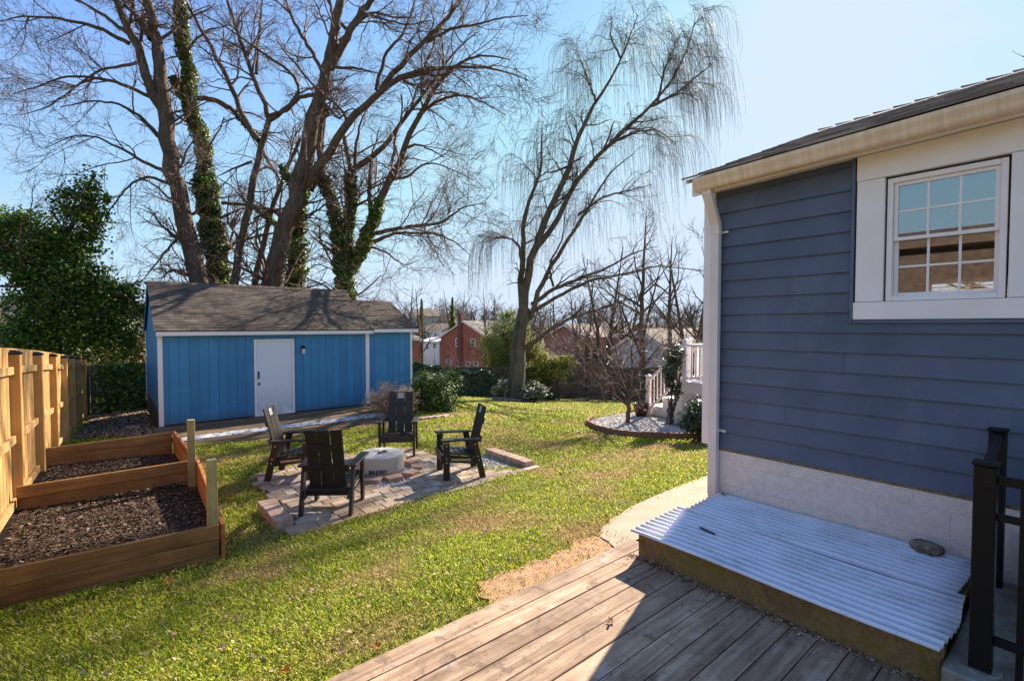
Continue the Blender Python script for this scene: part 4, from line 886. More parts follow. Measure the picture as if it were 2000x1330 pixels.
# ================================================================== SHED
def shed():
    t = thing('blue_shed', (.885, 14.0, -.63), 'bright blue plank sided shed with white door, white trim and brown shingle roof', 'shed')
    x0, x1, y0, y1, ax = .885, 6.02, 14.0, 18.35, 7.46; zb, ze = -.60, 1.60
    ry, rz = 16.15, 2.92; ary, arz = 15.95, 2.60; zb2 = -.52
    def planks(nm, xa, xb, y, z0, z1, parts, skip=None):
        mb = MB(); mb.box(xa, xb, y + .012, y + .05, z0, z1); x = xa
        while x < xb - .01:
            x2 = min(x + .203, xb)
            if skip and x2 > skip[0] and x < skip[1]:
                if x < skip[0]: mb.box(x + .004, skip[0], y, y + .0119, z0, z1)
                if x2 > skip[1]: mb.box(skip[1], x2 - .004, y, y + .0119, z0, z1)
                mb.box(max(x + (.004 if x > skip[0] else 0), skip[0] + .0001), min(x2 - .004, skip[1] - .0001), y, y + .0119, skip[2], z1)
            else: mb.box(x + .004, x2 - .004, y, y + .0119, z0, z1)
            x = x2
        return mb.build(nm, 'shed', t)
    dx0, dx1, dz1 = 2.905, 3.895, 1.39
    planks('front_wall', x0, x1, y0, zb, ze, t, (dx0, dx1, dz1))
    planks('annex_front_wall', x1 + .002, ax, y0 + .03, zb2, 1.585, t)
    # gable end wall facing the fence
    def gable(nm, x, ya, yb, ry_, z0, zA, zR, th):
        mb = MB(); mb.prism([(ya, z0), (yb, z0), (yb, zA), (ry_, zR), (ya, zA)], 'x', x, x + th); return mb.build(nm, 'shed', t)
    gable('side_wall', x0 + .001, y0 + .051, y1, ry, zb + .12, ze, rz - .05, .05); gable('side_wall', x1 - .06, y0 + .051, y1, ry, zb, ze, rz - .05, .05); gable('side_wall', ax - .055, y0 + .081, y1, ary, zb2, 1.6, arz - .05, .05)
    mb = MB(); mb.box(x0 - .012, x0 + .0, y0 + .05, y1, zb - .2, zb + .32); mb.build('splash_board', 'ramp', t)
    mb = MB(); mb.box(x0, ax - .06, y1 + .001, y1 + .05, zb, 1.6); mb.build('back_wall', 'shed', t)
    # white trims
    mb = MB(); mb.box(x0 - .012, x0 + .085, y0 - .018, y0 - .001, zb - .02, ze - .02); mb.build('corner_trim', 'white', t, .002)
    mb = MB(); mb.box(x1 - .10, x1 + .012, y0 - .018, y0 - .001, zb + .01, ze - .06); mb.build('corner_trim', 'white', t, .002)
    mb = MB(); mb.box(ax - .05, ax + .02, y0 + .012, y0 + .029, zb2 - .05, ze - .03); mb.box(x1 + .013, ax - .051, y0 + .015, y0 + .029, zb2 - .03, zb2 + .03); mb.build('corner_trim', 'white', t, .002)
    mb = MB(); mb.box(x0 - .03, x0 - .013, y1 - .08, y1 + .03, zb + .1, ze); mb.build('corner_trim', 'white', t, .002)
    mb = MB(); mb.box(x0 - .06, 6.13, y0 - .16, y0 - .135, 1.51, 1.625); mb.build('fascia', 'white', t, .002)
    mb = MB(); mb.box(6.132, 7.63, y0 - .13, y0 - .105, 1.545, 1.665); mb.build('fascia', 'white', t, .002)
    mb = MB(); mb.box(x0 - .05, 6.12, y0 - .134, y0 + .0, 1.60, 1.62); mb.build('soffit', 'white', t)
    # roofs: shingle tabs on a deck
    def slope(mb, xa, xb, ye, ze_, yr, zr, jit=.006, sgn=1):
        sl = math.hypot(yr - ye, zr - ze_); uy, uz = (yr - ye) / sl, (zr - ze_) / sl; ny, nz2 = -uz * sgn, abs(uy)
        n = int(round(sl / .137)); s = sl / n
        mb.hexa([(xa + .01, ye + .01*sgn, ze_ - .02), (xb - .01, ye + .01*sgn, ze_ - .02), (xb - .01, yr, zr - .02), (xa + .01, yr, zr - .02), (xa + .01, ye + .01*sgn, ze_ - .001), (xb - .01, ye + .01*sgn, ze_ - .001), (xb - .01, yr, zr - .001), (xa + .01, yr, zr - .001)])
        for i in range(n):
            a0 = i * s; a1 = min(a0 + s + .02, sl); x = xa - rnd.random() * .12; j0 = rnd.uniform(-jit, jit)
            while x < xb:
                wd = rnd.choice([.15, .17, .30, .305]); p = max(x, xa); q = min(x + wd - .004, xb); x += wd
                if q - p < .01: continue
                th = .010; dd = rnd.uniform(-.004, .004)
                f = lambda aa, nn: (ye + uy * aa + ny * nn, ze_ + uz * aa + nz2 * nn)
                A = f(a0 + dd, .001); B = f(a0 + dd, th); Cc = f(a1, -.002); Dd = f(a1, .002)
                mb.hexa([(p, *A), (q, *A), (q, *Cc), (p, *Cc), (p, *B), (q, *B), (q, *Dd), (p, *Dd)])
    mb = MB(); slope(mb, x0 - .075, 6.13, y0 - .17, 1.625, ry, rz); slope(mb, x0 - .075, 6.13, y1 + .15, 1.6, ry, rz, .006, -1); mb.build('roof', 'shingle', t)
    mb = MB(); slope(mb, 6.06, 7.63, y0 - .14, 1.667, ary, arz); slope(mb, 6.06, 7.63, y1 + .15, 1.6, ary, arz, .006, -1); mb.build('annex_roof', 'shingle', t)
    mb = MB(); x = x0 - .075
    while x < 6.1: mb.hexa([(x, ry - .13, rz - .065), (x + .2, ry - .13, rz - .065), (x + .2, ry, rz + .012), (x, ry, rz + .012), (x, ry - .13, rz - .05), (x + .2, ry - .13, rz - .055), (x + .2, ry, rz + .022), (x, ry, rz + .028)]); x += .2
    mb.build('ridge_cap', 'shingle', t)
    for ya, za, yb, zb_ in ((y0 - .16, 1.60, ry, rz - .025), (y1 + .14, 1.57, ry, rz - .025)):
        mb = MB(); mb.prism([(ya, za), (yb, zb_), (yb, zb_ - .10), (ya, za - .10)], 'x', x0 - .066, x0 - .046); mb.build('rake_board', 'shed', t)
    mb = MB(); mb.prism([(y0 - .16, 1.60), (ry, rz - .025), (ry, rz - .12), (y0 - .16, 1.52)], 'x', 6.10, 6.12); mb.build('rake_board', 'white', t)
    # door
    mb = MB(); y = y0 - .012; mb.box(dx0, dx0 + .055, y, y + .06, -.60, dz1); mb.box(dx1 - .055, dx1, y, y + .06, -.60, dz1); mb.box(dx0 + .056, dx1 - .056, y, y + .06, dz1 - .055, dz1); mb.box(dx0, dx1, y - .03, y + .06, -.635, -.602); df = mb.build('door_frame', 'white', t, .002)
    mb = MB(); mb.box(dx0 + .06, dx1 - .06, y + .02, y + .055, -.60, dz1 - .06); d = mb.build('door', 'sheddoor', t, .002)
    mb = MB(); mb.box(dx0 + .085, dx0 + .12, y + .002, y + .019, .36, .55); mb.beam((dx0 + .10, y - .02, .39), (dx0 + .10, y - .02, .52), .016, .016); mb.build('handle', 'blackmetal', d)
    mb = MB(); V = MB(); mb.lathe((0, 0, 0), [(.028, 0), (.032, .012), (.02, .03)], 14); o = mb.build('knob', 'cord', d, local=True); o.rotation_euler = (math.pi / 2, 0, 0); o.location = (dx0 + .11 - .885, y + .02 - 14.0, .225 + .63)
    # wall lantern
    lx = 4.115; mb = MB(); mb.box(lx - .035, lx + .035, y0 - .02, y0 - .001, 1.04, 1.20); mb.beam((lx, y0 - .02, 1.17), (lx, y0 - .10, 1.19), .02, .02); mb.lathe((lx, y0 - .10, 1.12), [(.055, 0), (.045, .05), (.02, .075)], 14); l = mb.build('wall_lantern', 'blackmetal', t)
    mb = MB(); mb.lathe((lx, y0 - .10, .975), [(.03, 0), (.045, .02), (.05, .144)], 14); mb.build('lamp_glass', 'lampglass', l)
shed()

# ---- plank ramp / low steps along the shed front
t = thing('plank_walkway', (3.2, 12.4, -.7), 'low walkway of brown boards with a peeling white edge board before the shed', 'boardwalk')
mb = MB(); y = 12.36
while y < 13.93:
    xr = 6.35; mb = MB(); z = -.60 + rnd.uniform(-.004, .004) - (y > 13.8) * .01; mb.box(.72 + rnd.uniform(0, .05), xr - (y - 12.3) * .12, y, y + .138, z - .04, z); mb.build('plank', 'ramp', t, .004); y += .146
mb = MB(); mb.hexa([(1.0,12.15,-.70),(6.0,12.15,-.70),(6.2,12.352,-.70),(1.0,12.352,-.70),(1.0,12.15,-.65),(6.0,12.15,-.65),(6.2,12.352,-.603),(1.0,12.352,-.603)]); mb.build('edge_board', 'peel', t, .006)
for k, (ya, yb, zt) in enumerate(((11.86, 12.14, -.668), (11.60, 11.85, -.682), (11.30, 11.59, -.70))): mb = MB(); mb.box(.85 - .04 * k, 5.85, ya, yb, -.78, zt); mb.build('plank', 'ramp', t, .006)

# ================================================================== CHAIRS
def make_chair(lab):
    t = thing('adirondack_chair', (0, 0, 0), lab, 'chair', 'black adirondack chairs around the fire pit')
    W = .30
    def leg(pts, x, th=.036):
        mb = MB(); mb.prism(pts, 'x', x - th / 2, x + th / 2); mb.m = 1; s = 1 if x > 0 else -1
        zc = [q[1] for q in pts]
        for zz, yy in ((max(zc) - .06, None), (.33, None), (.27, None)):
            f = (zz - min(zc)) / (max(zc) - min(zc)); yb = (pts[0][0] + pts[1][0]) / 2; yt = (pts[2][0] + pts[3][0]) / 2; yc = yb + (yt - yb) * f
            xo = x + s * (th / 2 + .0006); mb.add([(xo, yc - .007, zz - .007), (xo, yc + .007, zz - .007), (xo, yc + .007, zz + .007), (xo, yc - .007, zz + .007)], [(0, 1, 2, 3)])
        return mb.build('leg', ['chair', 'steel'], t, .003, local=True)
    for s in (-1, 1):
        leg([(.20, 0), (.295, 0), (.295, .58), (.20, .58)], s * W)                                   # front leg
        leg([(-.36, 0), (-.265, 0), (-.13, .58), (-.225, .58)], s * W)                               # slanted rear leg
        mb = MB(); mb.hexa([(s*.30-.055, -.27, .582), (s*.30+.055, -.27, .582), (s*.315+.06, .33, .597), (s*.315-.06, .33, .597), (s*.30-.055, -.27, .606), (s*.30+.055, -.27, .606), (s*.315+.06, .33, .622), (s*.315-.06, .33, .622)]); mb.build('armrest', 'chair', t, .005, local=True)
        mb = MB(); x = s * (W - .037); mb.prism([(.29, .27), (.29, .385), (-.26, .30), (-.30, .20)], 'x', x - .017, x + .017); sp = mb.build('side_panel', 'chair', t, .003, local=True)
        mb = MB(); x = s * (W - .037) + s * .0178; mb.hexa([(x - .001, .17, .285), (x + .0012, .17, .285), (x + .0012, -.13, .262), (x - .001, -.13, .262), (x - .001, .17, .318), (x + .0012, .17, .318), (x + .0012, -.13, .293), (x - .001, -.13, .293)]); mb.build('label_plate', 'tan', sp, local=True)
        mb = MB(); x = s * (W + .0195); mb.box(x - .001, x + .001, .205, .29, .555, .578); mb.build('maker_tag', 'tan', t, local=True)
    for i in range(6):
        f = i / 5; y = .265 - .095 * i; z = .386 - .083 * (i * .095) / .55; mb = MB(); mb.hexa([(-.245, y - .084, z - .0135), (.245, y - .084, z - .0135), (.245, y, z), (-.245, y, z), (-.245, y - .084, z + .0085), (.245, y - .084, z + .0085), (.245, y, z + .022), (-.245, y, z + .022)])
        mb.build('seat_slat', 'chair', t, .003, local=True)
    mb = MB(); mb.box(-.279, .279, .292, .322, .26, .385); mb.build('front_apron', 'chair', t, .003, local=True)
    # back slats: lean back 15 degrees
    b0 = np.array([-.205, .285]); dz = np.array([-.235, .96]); dz = dz / np.hypot(*dz); nn = np.array([dz[1], -dz[0]])
    def slat(x0, x1, a0, a1, th=.021, off=0, nm='back_slat', par=t, mat='chair'):
        p = b0 + nn * off; q = p + nn * th; mb = MB(); mb.prism([tuple(p + dz * a0), tuple(q + dz * a0), tuple(q + dz * a1), tuple(p + dz * a1)], 'x', x0, x1); return mb.build(nm, mat, par, .003, local=True)
    L_ = .80
    slat(-.222, -.080, 0, L_); slat(.080, .222, 0, L_); slat(-.071, .071, 0, L_)
    # pierced lattice panel at the head of the middle slat
    p = b0 + dz * (L_ - .134); mb = MB(); th = .02
    def q3(u, a, d): r = b0 + dz * (L_ - .140 + a) + nn * (.0215 + d * .1); return (u, r[0], r[1])
    def bar(u0, a0, u1, a1, w):
        d = np.array([u1 - u0, a1 - a0]); d = d / np.hypot(*d) * w / 2; e = np.array([-d[1], d[0]])
        c = [(u0 + e[0], a0 + e[1]), (u0 - e[0], a0 - e[1]), (u1 - e[0], a1 - e[1]), (u1 + e[0], a1 + e[1])]; mb.hexa([q3(*k, 0) for k in c] + [q3(*k, th) for k in c])
    for k in range(3):
        u = -.054 + .036 * k; th = .02; bar(u + .004, .016, u + .032, .064, .013); bar(u + .004, .070, u + .032, .118, .013); th = .03; bar(u + .032, .016, u + .004, .064, .013); bar(u + .032, .070, u + .004, .118, .013)
    mb.build('lattice_inlay', 'inlay', t, local=True)
    slat(-.215, .215, L_ - .27, L_ - .185, .022, -.0225, 'back_brace'); slat(-.279, .279, .26, .35, .022, -.0225, 'back_brace'); slat(-.279, .279, -.07, .03, .022, -.0225, 'back_brace')
    return t
def copy_tree(o, parent=None):
    c = o.copy(); COL.objects.link(c)
    if parent: c.parent = parent
    for ch in list(o.children): copy_tree(ch, c)
    return c
chair0 = make_chair('black adirondack chair nearest the camera, its back turned to us')
def rzof(fx, fy): return math.atan2(-fx, fy)
spots = [((2.19, 6.22), (.60, .80), None), ((4.20, 6.37), (-.93, .37), 'black adirondack chair right of the fire pit, side on, facing left'),
         ((2.21, 7.95), (.84, -.54), 'black adirondack chair left of the fire pit, turned to face right'),
         ((4.05, 8.12), (-.56, -.83), 'black adirondack chair behind the fire pit, facing the camera')]
for (x, y), (fx, fy), lab in spots:
    c = chair0 if lab is None else copy_tree(chair0)
    c.location = (x, y, -.569); c.rotation_euler = (0, 0, rzof(fx, fy))
    if lab: c['label'] = lab

# ================================================================== FIRE PIT under its cover
PX, PY = 3.33, 7.32
t = thing('fire_pit', (PX, PY, -.60), 'round fire pit under a grey canvas cover with black lettering, ringed by stone blocks', 'fire pit')
mb = MB(); mb.lathe((PX, PY, -.60), [(.31, 0), (.31, .29), (.29, .29), (.29, .05)], 32); mb.build('metal_drum', 'blackmetal', t)
V = []; F = []; n = 96; g = random.Random(5); ph = [g.uniform(0, 6.28) for _ in range(6)]
prof = [(.0, .335), (.06, .334), (.14, .331), (.22, .327), (.30, .319), (.345, .311), (.366, .302), (.372, .290), (.371, .24), (.369, .18), (.366, .12), (.360, .07), (.352, .03)]
for j, (r, z) in enumerate(prof):
    for i in range(n):
        a = 2 * math.pi * i / n; pl = .5 * math.sin(7 * a + ph[0]) + .35 * math.sin(13 * a + ph[1]) + .25 * math.sin(23 * a + ph[2])
        k = r / .37; zz = z + (.010 * pl * math.sin(math.pi * min(k, 1)) if j < 7 else 0); rr = r + (.008 * max(pl, -.2) * (j - 6) / 6 if j > 6 else 0)
        V.append((PX + rr * math.cos(a), PY + rr * math.sin(a), -.60 + zz))
V = np.array(V); i = np.arange(n)[None]; j = np.arange(len(prof) - 1)[:, None] * n
F = np.stack(np.broadcast_arrays(j + i, j + n + i, j + n + (i + 1) % n, j + (i + 1) % n), -1).reshape(-1, 4)
cv = np_mesh('cover', V, F, 'coverfab', t, smooth=True)
s = cv.modifiers.new('cloth', 'SOLIDIFY'); s.thickness = .003
tp = []
for i in range(72): a = 2 * math.pi * i / 72; tp.append((PX + .3735 * math.cos(a), PY + .3735 * math.sin(a), -.60 + .300))
q = np.array(tp + [tp[0]])[None]; V, F = tubes(q, np.full(q.shape[:2], .0032), 5); np_mesh('cover_piping', V, F, 'coverfab', cv)
mb = MB(); 
pts = [(-.06, -.02), (.03, .05), (.10, .02), (.04, -.03), (-.05, -.045), (-.10, -.01), (-.06, .03), (.02, .035)]
P_ = np.array([(PX - .02 + a, PY - .12 + b, -.256 + .012 * (i % 2)) for i, (a, b) in enumerate(pts)])[None]; P_ = resample(P_[0], 24)[0][None]
V, F = tubes(P_, np.full(P_.shape[:2], .009), 6); np_mesh('strap', V, F, 'blackmetal', cv)
# lettering wrapped on the cover wall, facing the camera
def letters(txt, r, cz, size, ang0, dang):
    for i, ch in enumerate(txt):
        cu = bpy.data.curves.new('letter', 'FONT'); cu.body = ch; cu.size = size; cu.extrude = .0012; cu.align_x = 'CENTER'; cu.offset = .0022
        tmp = bpy.data.objects.new('letter', cu); COL.objects.link(tmp); dg = bpy.context.evaluated_depsgraph_get(); me = bpy.data.meshes.new_from_object(tmp.evaluated_get(dg)); bpy.data.objects.remove(tmp)
        a = ang0 + dang * i; me.transform(__import__('mathutils').Matrix.Translation((PX + r * math.cos(a), PY + r * math.sin(a), cz)) @ __import__('mathutils').Matrix.Rotation(a + math.pi / 2, 4, 'Z') @ __import__('mathutils').Matrix.Rotation(math.pi / 2, 4, 'X'))
        me.materials.clear(); link('letter', me, 'ink', cv)
ac = math.atan2(-PY, -PX); letters('BREEO', .3775, -.60 + .075, .078, ac - .42, .145)

# ring stones
def block(c, rz, lab, w=.30, d=.19, h=.115):
    mb = MB(); q = .8; P = [(-w/2, -d/2), (w/2, -d/2), (w/2*q, d/2), (-w/2*q, d/2)]; j = lambda: rnd.uniform(-.008, .008)
    V = [(x + j(), y + j(), 0) for x, y in P] + [(x * .97 + j(), y * .94 + j(), h + j()) for x, y in P]; mb.hexa(V)
    o = mb.build('stone_block', 'wallblock', bevel=.014, bseg=2); o.location = c; o.rotation_euler = (rnd.uniform(-.03, .03), rnd.uniform(-.03, .03), rz); return tag(o, lab, 'stone block', 'stone blocks ringing the fire pit')
labs = {0: 'tan ring block lying flat at the right rear of the fire pit', 1: 'tan ring block at the right side of the fire pit next to the white gravel', 2: 'largest looking tan ring block directly in front of the pit cover, right of the lettering', 3: 'reddish ring block below the lettering on the pit cover'}
for i in range(11):
    a = R_(5) - i * R_(33); R0 = .565; cx, cy = PX + R0 * math.cos(a), PY + R0 * math.sin(a)
    block((cx, cy, -.635), a + math.pi / 2 + math.pi, labs.get(i, 'tan ring block on the %s side of the fire pit' % ['near left', 'left', 'far left', 'left rear', 'rear', 'right rear', 'far right'][i - 4]))
o = bpy.data.objects

# ================================================================== PORCH beyond the house
def porch():
    t = thing('white_porch', (11, 6.5, -.7), 'white porch with post and baluster railing and lattice skirt seen past the house corner', 'porch')
    X = 11.0; Y = 6.62; zd = .36
    mb = MB(); mb.box(X - .03, 14.5, 2.45, Y + .03, zd - .03, zd); mb.build('porch_floor', 'white', t, .004)
    mb = MB(); mb.box(X - .012, X + .03, 2.45, Y, zd - .28, zd - .032); mb.box(X + .031, 14.5, Y - .03, Y + .012, zd - .28, zd - .032); mb.build('rim_board', 'white', t, .004)
    mb = MB()
    for s in (-1, 1):
        for k in np.arange(-1.2, 4.6, .10):
            a = np.array([2.5 + k, -.85]); b = np.array([2.5 + k + .95, .10]) if s > 0 else None
            if s > 0: p, q = (2.5 + k, -.85), (2.5 + k + .93, .08)
            else: p, q = (2.5 + k + .93, -.85), (2.5 + k, .08)
            def clip(p, q):
                t0, t1 = 0, 1
                for lim, sg in ((2.5, 1), (Y - .04, -1)):
                    f0 = sg * (p[0] - lim); f1 = sg * (q[0] - lim)
                    if f0 < 0 and f1 < 0: return None
                    if f0 < 0: t0 = max(t0, f0 / (f0 - f1))
                    if f1 < 0: t1 = min(t1, f0 / (f0 - f1))
                return None if t1 - t0 < .02 else (tuple(p[i] + (q[i] - p[i]) * t0 for i in (0, 1)), tuple(p[i] + (q[i] - p[i]) * t1 for i in (0, 1)))
            r = clip(p, q)
            if r: mb.beam((X + .014 + s * .004, *r[0]), (X + .014 + s * .004, *r[1]), .007, .038, up=(0, -1, 1))
    mb.box(X - .004, X + .03, Y - .04, Y + .01, -.9, .079); mb.box(X - .004, X + .024, 2.5, Y - .041, -.9, -.84)
    mb.build('lattice_skirt', 'white', t)
    mb = MB(); mb.box(X + .05, X + .06, 2.5, Y - .05, -.9, .05); mb.build('shade_panel', 'cord', t)  # dark panel standing in for the shade under the porch floor
    def npost(x, y, z0, z1, w=.055):
        mb = MB(); mb.box(x - w, x + w, y - w, y + w, z0, z1); p = mb.build('post', 'white', t, .004)
        mb = MB(); mb.box(x - w - .02, x + w + .02, y - w - .02, y + w + .02, z1 + .001, z1 + .025); mb.add([(x-w, y-w, z1+.026), (x+w, y-w, z1+.026), (x+w, y+w, z1+.026), (x-w, y+w, z1+.026), (x, y, z1 + .07)], [(0,3,2,1),(0,1,4),(1,2,4),(2,3,4),(3,0,4)]); mb.build('post_cap', 'white', p)
        mb = MB(); mb.box(x - w - .018, x + w + .018, y - w - .018, y + w + .018, z0 + .001, z0 + .06); mb.build('post_skirt', 'white', p)
        return p
    npost(X + .06, Y - .06, zd, 1.37); npost(X + .36, Y + .01, zd, 1.40); npost(X + .06, 7.62, -.66, .40); npost(14.0, Y - .06, zd, 1.37); npost(X+.06, 4.2, zd, 1.37)
    def rail(a, b, n, bot=.09, h=.90, w=.07):
        a = np.array(a, float); b = np.array(b, float)
        mb = MB(); mb.beam(a + [0, 0, h], b + [0, 0, h], w, .055); mb.beam(a + [0, 0, bot], b + [0, 0, bot], .045, .05); mb.build('rail', 'white', t, .004)
        for i in range(1, n):
            p = a + (b - a) * i / n; mb = MB(); mb.box(p[0] - .016, p[0] + .016, p[1] - .016, p[1] + .016, p[2] + bot + .026, p[2] + h - .028); mb.build('baluster', 'white', t)
    rail((X + .06, Y - .13, zd), (X + .06, 4.27, zd), 20); rail((X + .06, 4.13, zd), (X + .06, 2.5, zd), 14); rail((X + .43, Y - .06, zd), (13.93, Y - .06, zd), 20)
    rail((X + .06, Y + .02, zd + .0), (X + .06, 7.56, -.52), 9, .09, .86)
    for i, (y0, y1, zt) in enumerate(((Y + .04, 6.92, .12), (6.92, 7.24, -.12), (7.24, 7.60, -.38))):
        mb = MB(); mb.box(X + .12, 12.3, y0 + .001, y1 + .02, zt - .04, zt); mb.build('stair_tread', 'white', t, .004)
        mb = MB(); mb.box(X + .13, 12.28, y0 + .002, y1 - .001, -.8, zt - .041); mb.build('stair_riser', 'white', t)
    return t
porch()
# edging of the small tree bed
pts = [(8.62,7.3),(8.55,6.75),(8.72,6.25),(9.05,5.7),(9.5,5.15),(10.1,4.6),(10.9,4.2)]
q, _ = resample(np.array([(x, y, 0) for x, y in [(9.6,8.3),(8.95,7.95)] + pts]), 40); q[:, 2] = gz(q[:, 0], q[:, 1]); t = thing('brown_edging', (8.55, 6.75, G(8.55, 6.75)), 'curved reddish brown edging strip around the white gravel bed of the small tree', 'garden edging')
mb = MB()
for i in range(len(q) - 1): mb.beam((q[i,0], q[i,1], q[i,2] + .05), (q[i+1,0], q[i+1,1], q[i+1,2] + .05), .05, .14)
mb.build('edging_strip', 'edging', t, .006)
t = thing('flower_pot', (10.78, 7.66, -.68), 'dark maroon tapered planter standing at the foot of the white porch stairs', 'planter')
mb = MB(); mb.lathe((10.78, 7.66, -.67), [(.12, 0), (.155, .10), (.19, .25), (.205, .33), (.215, .34), (.215, .365), (.19, .365), (.18, .30)], 28); mb.build('pot_body', 'pot', t, smooth=True)
mb = MB(); mb.lathe((10.78, 7.66, -.39), [(.17, 0), (.17, .02)], 20); mb.build('soil', 'peat', t)

# ================================================================== TREES AND PLANTS
def LP(crop, pts, d0, d1, w0, w1, base=False):
    """limb measured in the photograph -> real points (x,y,z,r) at a distance running from d0 to d1"""
    x0, y0, s = crop; n = len(pts); out = []
    for i, (x, y) in enumerate(pts):
        f = i / (n - 1); d = d0 + (d1 - d0) * f; p = at(x0 + x / s, y0 + y / s, d); out.append((*p, (w0 + (w1 * (.55 if w1 < 4.1 else 1) - w0) * f) * .455 * d / FPX))
    if base:
        b = out[0]; out.insert(0, (b[0] + (b[0]-out[1][0])*.15, b[1], G(b[0], b[1]) - .15, b[3] * 1.35))
    return np.array(out)
def limb_mesh(limbs, k, n=20, wig=.28, rng=None):
    P = []; 
    for l in limbs:
        q, ln = resample(l, n); P.append(q)
    P = np.array(P); 
    if wig: 
        sg = np.linalg.norm(P[:, 2:, :3] - P[:, 1:-1, :3], axis=2, keepdims=True); P[:, 1:-1, :3] += rng.normal(size=P[:, 1:-1, :3].shape) * np.minimum(wig * np.maximum(P[:, 1:-1, 3:4], .03), sg * .09)
    return P[..., :3], P[..., 3]
def ivy_leaves(P, Rr, n, thick, size, rng, t0=0, t1=1):
    N, m, _ = P.shape; L_ = np.linalg.norm(np.diff(P, axis=1), axis=2).sum(1) * (Rr.mean(1) + thick); idx = rng.choice(N, n, p=L_ / L_.sum()); t = (t0 + (t1 - t0) * rng.random(n)) * (m - 1)
    i0 = np.minimum(t.astype(int), m - 2); f = (t - i0)[:, None]; c = P[idx, i0] * (1 - f) + P[idx, i0 + 1] * f; tan = unit(P[idx, i0 + 1] - P[idx, i0]); r = Rr[idx, i0]
    o = rng.normal(size=(n, 3)); o = unit(o - tan * (o * tan).sum(1, keepdims=True)); lump = .55 + .45 * np.sin(t * 2.3 + idx * 1.7) * np.sin(t * 5.1 + idx)
    rad = r + thick * (lump * rng.random(n) ** .6 + .05); return leaf_mesh(c + o * rad[:, None], o + np.array([0, 0, .5]), size, rng, .85)
def make_tree(name, label, cat, limbs, seed, lv, bark='bark', twig='twig', ivy=None, group=None, extra=None, k=9, nmain=None, skip0=.25):
    """limbs: list of (n,4); lv: list of level dicts; first limb starts at the ground"""
    rng = np.random.default_rng(seed); root = limbs[0][0]; t = thing(name, (root[0], root[1], G(root[0], root[1])), label, cat, group)
    P, Rr = limb_mesh(limbs, k, rng=rng); nm = nmain or len(limbs)
    V, F = tubes(P, Rr, k); np_mesh('trunk', V, F, bark, t, smooth=True)
    parts = []; cur = (P, Rr); 
    for i, d in enumerate(lv):
        kk = d.pop('k', 3); c = grow(*cur, rng, **d); 
        if len(c[0]) == 0: break
        parts.append(tubes(*c, kk)); cur = c; d['k'] = kk
    if extra is not None:
        c = grow(*cur, rng, **extra); parts.append(tubes(*c, 3))
    if parts:
        V, Fs = join(parts); np_mesh('crown', V, np.vstack(Fs), twig, t, smooth=False)
    if ivy:
        for (li, n, th, sz, a, b) in ivy:
            V, F = ivy_leaves(P[li:li+1], Rr[li:li+1], n, th, sz, rng, a, b); np_mesh('ivy', V, F, 'ivy', t)
    return t
CA = (0, 0, 2.217); CB = (500, 0, 2.217); CW = (900, 0, 1.663); CS = (1100, 560, 3.9125); PXC = (0, 0, 1)
def LV(a, b, c, e=0, s=1.0, up=.03):
    l = [dict(per_m=a*1.35, t0=.22, lr=(1.3*s, 3.6*s), rr=.5, n=9, ang=(.5, 1.1), up=(up, .02), wig=.18, rmin=.010, k=4),
         dict(per_m=b*1.15, t0=.15, lr=(.8*s, 1.9*s), rr=.6, n=7, ang=(.4, 1.1), up=(up, .0), wig=.22, rmin=.0075, k=3),
         dict(per_m=c*1.7, t0=.1, lr=(.35*s, 1.05*s), rr=.7, n=5, ang=(.4, 1.1), up=(0, -.02), wig=.22, rmin=.0055, k=3)]
    if e: l.append(dict(per_m=e*1.7, t0=.1, lr=(.15*s, .45*s), rr=.8, n=3, ang=(.4, 1.1), up=(0, 0), wig=.2, rmin=.0045, k=3))
    return l
# -- twin stemmed maple at the left
make_tree('maple_tree', 'tall bare twin-stemmed tree leaning left behind the left end of the blue shed', 'tree', [
    LP(CA, [(870,1225),(800,950),(740,700),(715,500),(700,380)], 19.5, 19.2, 36, 27, True),
    LP(CA, [(700,390),(692,260),(668,140),(640,0),(620,-160),(560,-330)], 19.2, 18.5, 26, 12),
    LP(CA, [(712,480),(670,450),(620,260),(550,110),(500,0),(430,-130),(330,-280)], 19.2, 18, 22, 9),
    LP(CA, [(560,190),(400,110),(250,80),(100,70),(0,95)], 18.8, 16.5, 9, 3),
    LP(CA, [(650,420),(520,360),(400,335),(280,330),(180,370),(60,405)], 19, 16.5, 8, 3),
    LP(CA, [(690,590),(600,500),(520,450),(400,435),(260,465)], 19.2, 17, 8, 3.5),
    LP(CA, [(725,750),(620,700),(540,650),(440,600),(330,580),(200,640)], 19.3, 17, 8, 2.5),
    LP(CA, [(740,800),(640,760),(560,800),(480,900),(430,1010)], 19.3, 17.5, 7, 2.5),
    LP(CA, [(655,170),(590,80),(560,0),(470,-80)], 19, 20.5, 13, 6),
    LP(CA, [(560,150),(440,60),(330,0),(220,-40)], 18.8, 20, 9, 4),
    LP(CA, [(620,270),(520,290),(420,300),(300,400),(200,470),(90,500)], 19, 20.5, 7, 2.5),
    LP(CA, [(780,1020),(700,1110),(610,1225)], 19.5, 18, 6, 3),
], 31, LV(1.5, 2.5, 3.2, 2.0), skip0=.2)
